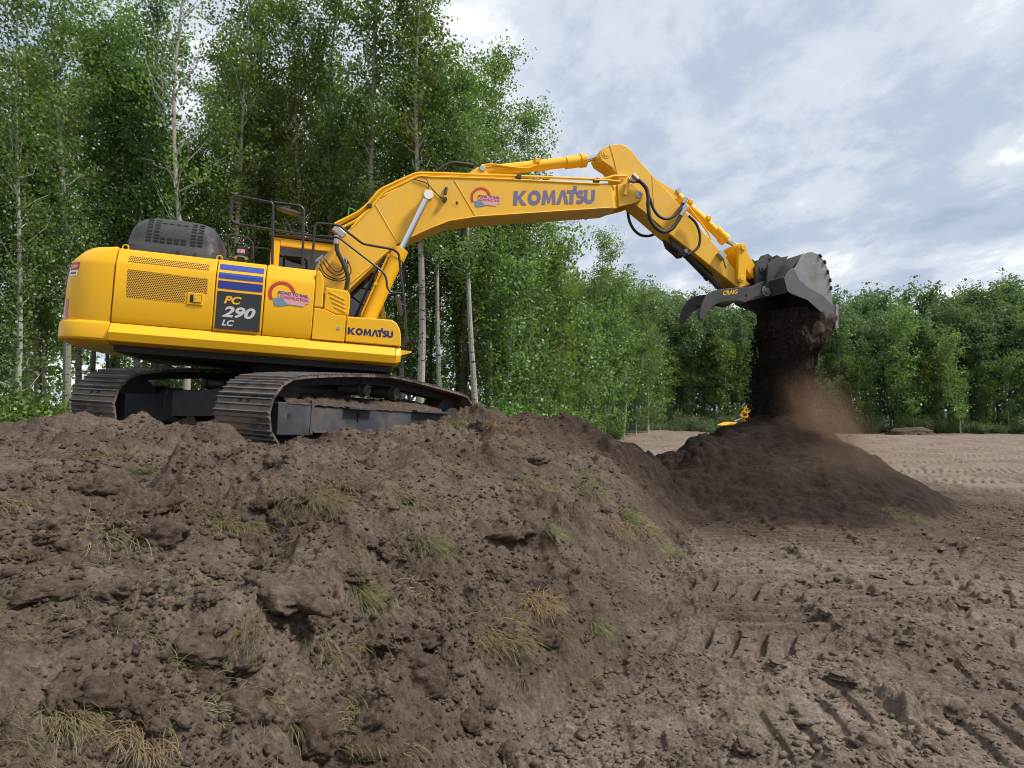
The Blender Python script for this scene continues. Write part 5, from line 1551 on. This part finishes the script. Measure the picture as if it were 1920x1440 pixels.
def clod_mesh(seed, flat, sub=3, rough=1.0):
    v, f = ico(sub)
    d = 0.8 + rough * (0.42 * n3(v, 1.3, seed) + 0.34 * np.abs(n3(v, 2.7, seed + 1)) + 0.24 * np.abs(n3(v, 5.5, seed + 2)) + 0.14 * np.abs(n3(v, 11.0, seed + 3)))
    v = v * d[:, None] * np.array([1, 0.8, flat])
    me = fast_mesh('soil_clod', v, f, None, True)
    return me


I1V, I1F = ico(1)


def crumb_mass(name, pts, sizes, mat, label, cat, squash=0.7):
    """thousands of small crumbs joined into one mesh"""
    n = len(pts); nv = len(I1V); nf = len(I1F)
    a = NRS.uniform(0, 6.28, n); ca, sa = np.cos(a), np.sin(a)
    v = np.repeat(I1V[None], n, 0) * (1 + NRS.uniform(-0.38, 0.38, (n, nv)))[:, :, None]
    st3 = NRS.uniform(0.6, 1.25, (n, 1, 3)); st3[:, :, 2] *= squash
    v = v * st3 * sizes[:, None, None]
    x = v[:, :, 0] * ca[:, None] - v[:, :, 1] * sa[:, None]; y = v[:, :, 0] * sa[:, None] + v[:, :, 1] * ca[:, None]
    v = np.stack([x, y, v[:, :, 2]], 2) + pts[:, None, :]
    f = np.repeat(I1F[None], n, 0) + (np.arange(n) * nv)[:, None, None]
    me = fast_mesh(name, v.reshape(-1, 3), f.reshape(-1, 3), None, False)
    return tag(link(name, me, mat), label, cat, kind='stuff')


EXO = np.array(EXC.location[:]); EB = np.array([ex_[:], ey_[:], ez_[:]])


def mach(p):
    """machine frame -> world"""
    return EXO + np.asarray(p) @ EB


# the stream of soil leaving the bucket: a ragged, streaked curtain as wide as the bucket
na, nz_ = 220, 170
ang = np.linspace(0, 2 * math.pi, na, endpoint=False)
rows_ = []
for j in range(nz_):
    f = j / (nz_ - 1)                       # 0 top inside the bucket, 1 foot on the pile
    zw = 3.45 + (1.0 - 3.45) * f
    cx = 8.70 - 0.16 * f; cy = -0.08 + 0.05 * f
    wob = float(pnoise(np.array([f * 6.0]), np.array([2.3]), 5)[0])
    wob2 = float(pnoise(np.array([f * 7.0]), np.array([8.1]), 15)[0])
    cx += 0.07 * wob2; cy += 0.10 * wob
    hx = 0.36 + 0.10 * wob + 0.5 * max(0, f - 0.66) ** 1.3
    hy = 0.64 - 0.06 * f + 0.13 * wob2 + 0.7 * max(0, f - 0.68) ** 1.3
    c, s = np.cos(ang), np.sin(ang)
    rx = np.sign(c) * np.abs(c) ** 0.75 * hx; ry = np.sign(s) * np.abs(s) ** 0.75 * hy
    streak = 0.10 * pnoise(ang * 3.1, np.full(na, f * 1.6), 3) + 0.07 * pnoise(ang * 9.0, np.full(na, f * 4.5), 6) + 0.05 * pnoise(ang * 26.0, np.full(na, f * 22.0), 9) \
        + 0.035 * pnoise(ang * 50.0, np.full(na, f * 46.0), 12)
    bulge = 0.10 * np.exp(-((f - 0.28) / 0.13) ** 2) * np.clip(c - s, 0, 1)
    rag = 0.12 * pnoise(ang * 2.2 + 3, np.full(na, f * 5.5), 21)
    k = 0.99 + (streak + bulge) * 1.7 + rag * (0.4 + f)
    base = mach(np.stack([cx + rx * k, cy + ry * k, np.full(na, 3.0)], 1))
    base[:, 2] = zw + 0.05 * pnoise(ang * 8, np.full(na, f * 9), 14)
    rows_.append(base)
V = np.concatenate(rows_)
ii = np.arange(na * nz_).reshape(nz_, na); jj = np.roll(ii, -1, 1)
Q = np.stack([ii[:-1], jj[:-1], jj[1:], ii[1:]], -1).reshape(-1, 4)
tag(link('falling_soil', fast_mesh('falling_soil', V, Q, None, True), M['soil_dark']), 'dark curtain of soil pouring from the tipped bucket onto the pile', 'soil', kind='stuff')
# loose crumbs round the stream
n = 13000
f = NRS.uniform(0, 1, n) ** 0.8
a = NRS.uniform(0, 2 * math.pi, n)
spread = 0.92 + np.abs(NRS.normal(0, 0.10 + 0.22 * f * f, n))
px_ = 8.70 - 0.16 * f + np.sign(np.cos(a)) * np.abs(np.cos(a)) ** 0.75 * 0.345 * spread
py_ = -0.12 + np.sign(np.sin(a)) * np.abs(np.sin(a)) ** 0.75 * 0.545 * spread
right = NRS.uniform(0, 1, n) < 0.32            # the breeze carries some towards the right
px_ = px_ + np.where(right, np.abs(NRS.normal(0, 0.5, n)) * f, 0); py_ = py_ - np.where(right, np.abs(NRS.normal(0, 0.35, n)) * f, 0)
pw = mach(np.stack([px_, py_, np.zeros(n)], 1))
pw[:, 2] = 3.2 + (1.1 - 3.2) * f + NRS.normal(0, 0.03, n)
crumb_mass('soil_crumbs', pw, np.abs(NRS.normal(0, 0.0055, n)) + 0.003 + 0.016 * (NRS.uniform(0, 1, n) > 0.97), M['soil_dark'], 'loose crumbs flying round the falling soil', 'soil', 0.9)
n = 1500
f = NRS.uniform(0, 1, n)
a = NRS.uniform(0, 2 * math.pi, n)
spread = 0.88 + np.abs(NRS.normal(0, 0.07 + 0.06 * f, n))
pw = mach(np.stack([8.70 - 0.16 * f + np.sign(np.cos(a)) * np.abs(np.cos(a)) ** 0.75 * 0.345 * spread, -0.12 + np.sign(np.sin(a)) * np.abs(np.sin(a)) ** 0.75 * 0.545 * spread, np.zeros(n)], 1))
pw[:, 2] = 3.2 + (1.15 - 3.2) * f
crumb_mass('soil_crumbs', pw, 0.010 + np.abs(NRS.normal(0, 0.011, n)), M['soil_dark'], 'coarse crumbs breaking from the falling soil', 'soil', 1.1)
# clinging slab of soil under the cutting edge
for (lx, ly, lz, s, rz, lab) in ((8.98, -0.62, 2.62, 0.24, 0.3, 'large brown lump of soil breaking away under the bucket lip'), (8.93, -0.52, 2.28, 0.19, 1.1, 'smaller brown lump falling below the one under the bucket lip'),
                                 (9.02, -0.30, 2.45, 0.2, 2.0, 'brown lump of soil behind the large one under the bucket lip')):
    p = mach((lx, ly, lz))
    o = link('soil_lump', clod_mesh(int(lx * 100 + lz * 10), 1.5, 4, 1.3), M['soil'])
    o.location = p; o.scale = (s,) * 3; o.rotation_euler = (0.2, 0.3, rz)
    tag(o, lab, 'soil lump', 'lumps breaking from the falling soil')

# dust blown off the falling soil
v, f_ = ico(4)
dm = fast_mesh('dust_cloud', v, f_, None, True)
m, t = new_mat('soil_dust')
co = t.n('ShaderNodeTexCoord').outputs['Object']
ln = t.n('ShaderNodeVectorMath', {0: co}, operation='LENGTH').outputs['Value']
fall = t.rng(ln, 0.15, 0.97, 1.0, 0.0)
wn = t.noise(t.n('ShaderNodeMapping', {'Vector': co, 'Scale': (1.6, 1.6, 1.1)}).outputs[0], 1.5, 4.0, 0.6, 0.5)
den = t.math('MULTIPLY', t.math('MULTIPLY', fall, fall), t.rng(wn, 0.30, 0.65, 0.0, 1.0))
sep = t.n('ShaderNodeSeparateXYZ', {0: co})
den = t.math('MULTIPLY', den, t.rng(t.math('ADD', sep.outputs[0], t.math('MULTIPLY', sep.outputs[2], 0.35)), -0.5, 0.75, 1.0, 0.25))
vol = t.n('ShaderNodeVolumePrincipled', {'Color': (0.34, 0.225, 0.165, 1), 'Density': t.math('MULTIPLY', den, 4.2), 'Anisotropy': 0.2})
t.n('ShaderNodeOutputMaterial', {1: vol.outputs[0]})
dust = tag(link('dust_cloud', dm, m), 'brown dust drifting off the right side of the falling soil', 'dust', kind='stuff')
dust.location = (5.42, 11.8, 1.25); dust.scale = (0.95, 0.9, 1.75); dust.rotation_euler = (0, R(-32), 0)
dm2 = dm.copy(); dm2.materials.clear()
m2 = m.copy()
for nd in m2.node_tree.nodes:
    if nd.bl_idname == 'ShaderNodeMath' and not nd.inputs[1].is_linked and abs(nd.inputs[1].default_value - 4.2) < 1e-3:
        nd.inputs[1].default_value = 1.1
dust2 = tag(link('dust_cloud', dm2, m2), 'thin brown dust rolling down the front of the pile', 'dust', kind='stuff')
dust2.location = (5.3, 11.0, 0.62); dust2.scale = (1.9, 1.1, 0.8); dust2.rotation_euler = (R(-14), 0, 0)


def spots(pp):
    """points on the terrain seen at those places of the photograph (1920 x 1440)"""
    pp = np.array(pp, float)
    dx = ((pp[:, 0] - 960) / 1300)[:, None]; dz = ((768 - pp[:, 1]) / 1300)[:, None]
    tt = np.geomspace(1.3, 40, 520)[None]
    X, Y = tt * dx, tt + 0 * dx
    H_ = height(X.ravel().copy(), Y.ravel().copy()).reshape(X.shape)
    hit = H_ > 1.6 + tt * dz
    i = np.where(hit.any(1), hit.argmax(1), -1)
    r_ = np.arange(len(pp))
    return [Vector((X[a, b], Y[a, b], H_[a, b])) for a, b in zip(r_, i)]


def slope_at(p):
    e = 0.15
    h_ = base_height(np.array([p.x - e, p.x + e, p.x, p.x]), np.array([p.y, p.y, p.y - e, p.y + e]))[0]
    return Vector((-(h_[1] - h_[0]) / (2 * e), -(h_[3] - h_[2]) / (2 * e), 0))        # downhill


CLODS = [clod_mesh(500 + k, (0.62, 0.75, 0.5, 0.85, 0.45, 0.6)[k], 4, (1, 1.2, 1.4, 1.0, 1.3, 1.5)[k]) for k in range(6)]
for me in CLODS:
    me.materials.append(M['soil'])
CLODS_DRY = []
for k in range(4):
    me = clod_mesh(540 + k, (0.34, 0.42, 0.3, 0.5)[k], 4, 1.1)
    me.materials.append(M['soil_dry'])
    CLODS_DRY.append(me)
named = [(200, 915, 0.22, 0, 'dark oval clod standing proud below the gap between the tracks'), (412, 862, 0.20, 1, 'ragged turf clod just below the near end of the near track'),
         (575, 925, 0.23, 2, 'rough clod with a shaded hollow left of centre on the mound'), (500, 870, 0.18, 3, 'crumbly clod right of the turf clod below the near track'),
         (945, 1015, 0.26, 4, 'broad dark clod on the right half of the mound face'), (1135, 960, 0.26, 5, 'shaggy clod above the foot of the mound, right side'),
         (520, 1120, 0.30, 4, 'wide broken clod in the middle of the mound face'), (408, 1187, 0.07, 0, 'small round clod alone on smooth soil below the wide broken clod'),
         (650, 1085, 0.17, 2, 'clod just above the hanging green tuft'), (950, 1408, 0.085, 3, 'smooth rounded lump at the bottom edge of the mound'),
         (1110, 1285, 0.11, 1, 'round shaggy lump at the foot of the mound, lower right'), (915, 800, 0.30, 5, 'turf-topped hump beside the far end of the near track'),
         (1000, 865, 0.22, 2, 'clod on the crest right of the turf-topped hump'), (660, 925, 0.19, 1, 'clod with grass on top, right of the rough hollow clod'), (300, 960, 0.14, 5, 'low clod left of the rough hollow clod')]
for (px, py, s, k, lab), p in zip(named, spots([q[:2] for q in named])):
    o = link('soil_clod', CLODS[k])
    s *= 0.72
    o.location = (p.x, p.y + s * 0.5, p.z - s * 0.1); o.scale = (s, s * 0.85, s * 0.8); o.rotation_euler = (SR.uniform(-.3, .3), SR.uniform(-.3, .3), SR.uniform(0, 6.28))
    tag(o, lab, 'soil clod', 'clods on the mound')
for p in spots([(SR.uniform(0, 1180), 850 + 580 * SR.random()) for _ in range(120)]):
    if base_height(np.array([p.x]), np.array([p.y]))[1][0] < 0.4:
        continue
    s = SR.choice((0.03, 0.045, 0.06, 0.09, 0.12)) * SR.uniform(0.8, 1.2)
    o = link('soil_clod', CLODS[SR.randrange(6)])
    o.location = (p.x, p.y + s * 0.4, p.z - s * 0.1); o.scale = (s, s, s * SR.uniform(.7, 1.1)); o.rotation_euler = (SR.uniform(-.5, .5), SR.uniform(-.5, .5), SR.uniform(0, 6.28))
    tag(o, 'rough clod of brown soil half sunk in the mound face', 'soil clod', 'small clods on the mound')
slabs = [(1240, 1290, 0.13), (1265, 1265, 0.09), (1570, 1265, 0.12), (1620, 1390, 0.13), (1400, 1385, 0.12), (1500, 1350, 0.10), (1780, 1330, 0.12), (1860, 1240, 0.11), (1540, 1150, 0.09), (1640, 1080, 0.1),
         (1700, 1090, 0.1), (1580, 1275, 0.1), (1450, 1235, 0.09), (1690, 1200, 0.08), (1800, 1130, 0.1), (1880, 1105, 0.1), (1755, 1030, 0.12), (1820, 1010, 0.12), (1500, 1090, 0.07), (1330, 1230, 0.06)]
for (px, py, s), p in zip(slabs, spots([q[:2] for q in slabs])):
    o = link('dry_clod', CLODS_DRY[SR.randrange(4)])
    s *= 0.7
    o.location = (p.x, p.y, p.z - 0.005); o.scale = (s * SR.uniform(.7, 1.2), s, s * SR.uniform(.7, 1.1)); o.rotation_euler = (SR.uniform(-.2, .2), SR.uniform(-.2, .2), SR.uniform(0, 6.28))
    tag(o, 'flat broken slab of dry soil on the rutted ground', 'soil clod', 'broken slabs on the rutted ground')
# small crumbs everywhere: many near the camera, on the foot of the mound and along the ruts
n = 60000
th = NRS.uniform(R(-40), R(40), n); rr = 2.2 * np.exp(NRS.uniform(0, 1, n) ** 1.1 * math.log(14 / 2.2))
x = rr * np.sin(th); y = rr * np.cos(th)
cl = fbm(x, y, 0.5, 2, 44)
keep = cl > NRS.uniform(-0.45, 0.35, n)
x, y, rr = x[keep], y[keep], rr[keep]
_, mk, pk_ = base_height(x, y)
z = height(x, y)
sz = (0.004 + np.abs(NRS.normal(0, 0.007, len(x))) + 0.018 * (NRS.uniform(0, 1, len(x)) > 0.97)) * (0.7 + 0.05 * rr)
P3 = np.stack([x, y, z + sz * 0.25], 1)
sel = ((mk > 0.35) & (pk_ < 0.3) & (x < 2.2)) 
few = ~sel & (mk < 0.35) & (pk_ < 0.3) & (NRS.uniform(0, 1, len(x)) < 0.6)
crumb_mass('mound_crumbs', P3[sel], sz[sel], M['soil'], 'small crumbs of soil strewn over the mound', 'soil')
crumb_mass('field_crumbs', P3[few], sz[few] * 1.1, M['soil_dry'], 'small dry crumbs strewn over the rutted ground', 'soil', 0.5)


# --- grass
def blades(rs, bases, dirs, lens, widths, droop, tone, seg=4):
    """curved grass blades as narrow ribbons -> verts, faces, tone"""
    n = len(bases); vs = np.zeros((n, (seg + 1) * 2, 3))
    side = np.cross(dirs, np.array([0, 0, 1.0])) + rs.normal(0, 0.3, (n, 3))
    side /= np.linalg.norm(side, axis=1)[:, None] + 1e-9
    p = bases.copy(); d = dirs.copy()
    for k in range(seg + 1):
        wd = (widths * (1 - 0.85 * k / seg))[:, None]
        vs[:, 2 * k] = p - side * wd; vs[:, 2 * k + 1] = p + side * wd
        p = p + d * (lens / seg)[:, None]
        d = d + droop * (k + 1) / seg
        d /= np.linalg.norm(d, axis=1)[:, None] + 1e-9
    f = np.array([(2 * k, 2 * k + 1, 2 * k + 3, 2 * k + 2) for k in range(seg)])
    F_ = (f[None] + (np.arange(n) * (seg + 1) * 2)[:, None, None]).reshape(-1, 4)
    return vs.reshape(-1, 3), F_, np.repeat(tone, seg)


def tuft_mesh(seed, n, rad, length, green, tangle=0.5):
    rs = np.random.RandomState(seed)
    a = rs.uniform(0, 6.28, n); r_ = rad * np.sqrt(rs.uniform(0, 1, n))
    b = np.stack([r_ * np.cos(a), r_ * np.sin(a), np.full(n, -0.02)], 1)
    d = np.stack([np.cos(a) * 0.5 + rs.normal(0, tangle, n) + 0.75, np.sin(a) * 0.5 + rs.normal(0, tangle, n), np.abs(rs.normal(0.5, 0.3, n))], 1)      # +x is downhill
    d /= np.linalg.norm(d, axis=1)[:, None]
    dr = np.stack([rs.normal(0.35, 0.3, n), rs.normal(0, 0.3, n), rs.normal(-0.95, 0.25, n)], 1)
    tone = np.clip(green + rs.normal(0, 0.22, n), 0, 1)
    v, f, tn = blades(rs, b, d, length * rs.uniform(0.5, 1.2, n), 0.0016 + 0.0016 * rs.uniform(0, 1, n), dr, tone)
    me = fast_mesh('grass_tuft', v, f, {'tone': ('FACE', tn)})
    me.materials.append(M['grass'])
    return me


TUFT = {'green': tuft_mesh(1, 170, 0.07, 0.26, 0.85, 0.25), 'mixed': tuft_mesh(2, 240, 0.16, 0.20, 0.5), 'straw': tuft_mesh(3, 260, 0.15, 0.17, 0.08, 0.7), 'sparse': tuft_mesh(4, 40, 0.10, 0.18, 0.4, 0.6),
        'patch': tuft_mesh(5, 420, 0.24, 0.17, 0.55, 0.6), 'thin': tuft_mesh(6, 22, 0.08, 0.20, 0.6, 0.5)}
tufts = [(675, 1100, 'green', 0.75, 'bright green tuft hanging down the middle of the mound face'), (835, 1110, 'straw', 1.25, 'wide straw-coloured grass patch on the mound face, left of the green one'),
         (905, 1165, 'patch', 1.0, 'wide green grass patch on the lower right of the mound face'), (290, 1370, 'straw', 0.55, 'tangled straw clump at the bottom left of the mound'),
         (150, 1330, 'mixed', 0.5, 'dark green tuft in a hollow left of the tangled straw clump'), (660, 910, 'mixed', 0.8, 'grass fringe on a clod, centre of the mound'),
         (600, 945, 'mixed', 0.9, 'grass hanging over the hollow of the rough clod'), (440, 975, 'mixed', 0.9, 'long pale grass lying left of the rough hollow clod'), (250, 990, 'sparse', 1.3, 'drooping tuft on the left of the mound face'),
         (215, 855, 'mixed', 0.9, 'grass arching over the oval clod, upper left'), (275, 885, 'green', 0.8, 'pale green tuft right of the oval clod'), (800, 1015, 'green', 0.75, 'grass hanging from a small ledge above the straw patch'),
         (410, 850, 'straw', 0.9, 'brown grass on the clod under the near track'), (885, 785, 'mixed', 1.3, 'grass on the hump beside the track end'), (860, 800, 'green', 1.0, 'green tuft against the far end of the near track'),
         (935, 800, 'straw', 1.3, 'dry grass on top of the hump, right of the track end'), (1015, 1130, 'straw', 0.7, 'small straw tuft right of the green patch'), (1115, 1165, 'green', 0.6, 'short green tuft near the foot of the mound'),
         (1110, 1275, 'straw', 0.7, 'brown tuft on the round lump at the mound foot'), (1030, 1010, 'green', 0.65, 'short green tuft right of the broad dark clod'), (1090, 890, 'green', 1.0, 'green tuft high on the right flank of the mound'),
         (1110, 920, 'mixed', 1.0, 'grass strip below the tuft high on the right flank'), (1200, 985, 'mixed', 1.1, 'long grass fringe on the right flank of the mound'), (1235, 1020, 'patch', 0.8, 'green fringe low on the right flank, above the field'),
         (1265, 1045, 'green', 0.9, 'grass trailing onto the field at the end of the right flank'), (1170, 965, 'green', 0.9, 'green grass just above the long fringe'), (1685, 968, 'patch', 0.9, 'green tuft at the near foot of the dumped pile'),
         (1440, 985, 'sparse', 0.9, 'small grassy scrap at the left foot of the dumped pile'), (690, 1350, 'straw', 0.55, 'small straw tuft low on the mound'), (510, 1290, 'sparse', 1.1, 'thin dry grass low on the mound, left of centre'),
         (20, 940, 'sparse', 1.2, 'thin green grass at the left edge of the mound'), (1000, 905, 'mixed', 0.9, 'grass on the crest right of the hump'), (760, 930, 'sparse', 1.2, 'loose grass on the upper middle of the mound'),
         (840, 880, 'sparse', 1.2, 'loose grass below the track frame'), (1150, 990, 'straw', 0.9, 'brown grass over the shaggy clod on the right'), (960, 840, 'mixed', 0.8, 'grass below the hump at the track end')]
for (px, py, kind, s, lab), p in zip(tufts, spots([q[:2] for q in tufts])):
    dn = slope_at(p)
    o = link('grass_tuft', TUFT[kind])
    o.location = (p.x, p.y, p.z + 0.005); o.scale = (s * 1.1, s * 1.1, s * 0.62)
    o.rotation_euler = (0, min(0.6, dn.length * 0.8), math.atan2(dn.y, dn.x) if dn.length > 0.05 else SR.uniform(0, 6.28))
    tag(o, lab, 'grass', 'grass tufts on the turned soil')
for p in spots([(SR.uniform(0, 1250), 840 + 590 * SR.random()) for _ in range(110)]):
    if base_height(np.array([p.x]), np.array([p.y]))[1][0] < 0.4:
        continue
    dn = slope_at(p)
    o = link('grass_tuft', TUFT[SR.choice(('thin', 'thin', 'sparse'))])
    s = SR.uniform(0.5, 0.9)
    o.location = (p.x, p.y, p.z); o.scale = (s, s, s); o.rotation_euler = (SR.uniform(-.4, .4), SR.uniform(0, .5), math.atan2(dn.y, dn.x) + SR.uniform(-.8, .8))
    tag(o, 'few thin grass blades sticking out of the mound soil', 'grass', 'thin grass blades in the mound')
# straw and root fibres lying about
n = 5200
th = NRS.uniform(R(-40), R(16), n); rr = 2.0 * np.exp(NRS.uniform(0, 1, n) * math.log(12.5 / 2.0))
x = rr * np.sin(th); y = rr * np.cos(th)
_, mk, _ = base_height(x, y)
x, y = x[mk > 0.4], y[mk > 0.4]
z = height(x, y)
a = NRS.uniform(0, 6.28, len(x))
d = np.stack([np.cos(a), np.sin(a), NRS.uniform(-0.1, 0.6, len(x))], 1)
d /= np.linalg.norm(d, axis=1)[:, None]
v, f, tn = blades(NRS, np.stack([x, y, z + 0.004], 1), d, NRS.uniform(0.04, 0.20, len(x)), np.full(len(x), 0.0014), np.stack([NRS.normal(0, .4, len(x)), NRS.normal(0, .4, len(x)), NRS.normal(-.5, .3, len(x))], 1), NRS.uniform(0, 0.5, len(x)))
tag(link('loose_straw', fast_mesh('loose_straw', v, f, {'tone': ('FACE', tn)}), M['grass']), 'loose straw and root fibres scattered over the mound', 'straw', kind='stuff')

# ------------------------------------------------------------------ small yellow machine beyond the pile, and a far heap
DZ = empty('small_excavator', (9.24, 27.0, 0.04), (0, 0, R(10)))
tag(DZ, 'small yellow machine half hidden behind the dumped pile, left of the falling soil', 'excavator')
MB().prism([(-0.1, 0.75), (0.0, 1.25), (0.55, 1.35), (1.3, 1.3), (1.4, 0.75)], -0.6, 0.6).build('body', M['yellow'], DZ, 0.04)
MB().prism([(0.5, 1.3), (0.45, 2.0), (1.2, 2.0), (1.25, 1.3)], -0.1, 0.6).build('cab', M['charcoal'], DZ, 0.05)
for y0, y1 in ((-0.8, -0.45), (0.45, 0.8)):
    MB().prism([(-0.6, 0.2), (-0.7, 0.45), (-0.5, 0.65), (1.5, 0.65), (1.7, 0.45), (1.55, 0.1), (-0.4, 0.1)], y0, y1).build('track', M['under'], DZ, 0.03)
bmz = MB().prism([(0.1, 1.0), (-0.15, 1.25), (-0.42, 1.22), (-0.20, 1.52), (0.0, 1.66), (0.12, 1.55), (0.02, 1.38), (0.25, 1.25)], -0.35, -0.15).build('boom', M['yellow'], DZ, 0.03)
MB().cyl((-0.48, -0.25, 1.30), (-0.22, -0.25, 1.70), 0.075, 12).build('boom_cylinder', M['letter_yellow'], bmz)
MB().cyl((-0.75, -0.25, 1.12), (-0.42, -0.25, 1.24), 0.03, 8).build('piston_rod', M['steel'], bmz)
MB().prism([(-1.22, 0.95), (-0.95, 1.06), (-0.72, 1.08), (-0.70, 1.0), (-1.0, 0.98)], -0.35, 0.35).build('blade', M['yellow'], DZ, 0.01)
MB().prism([(-0.8, 1.0), (-0.5, 0.7), (-0.45, 0.6), (-0.9, 0.8)], -0.5, -0.4).build('blade_arm', M['yellow'], DZ, 0.01)
hp = clod_mesh(900, 0.30, 4, 1.0)
o = link('soil_heap', hp, M['soil'])
o.location = (25.3, 44.0, 0.0); o.scale = (1.5, 1.0, 1.4)
tag(o, 'low heap of brown soil at the foot of the far treeline on the right', 'soil heap')
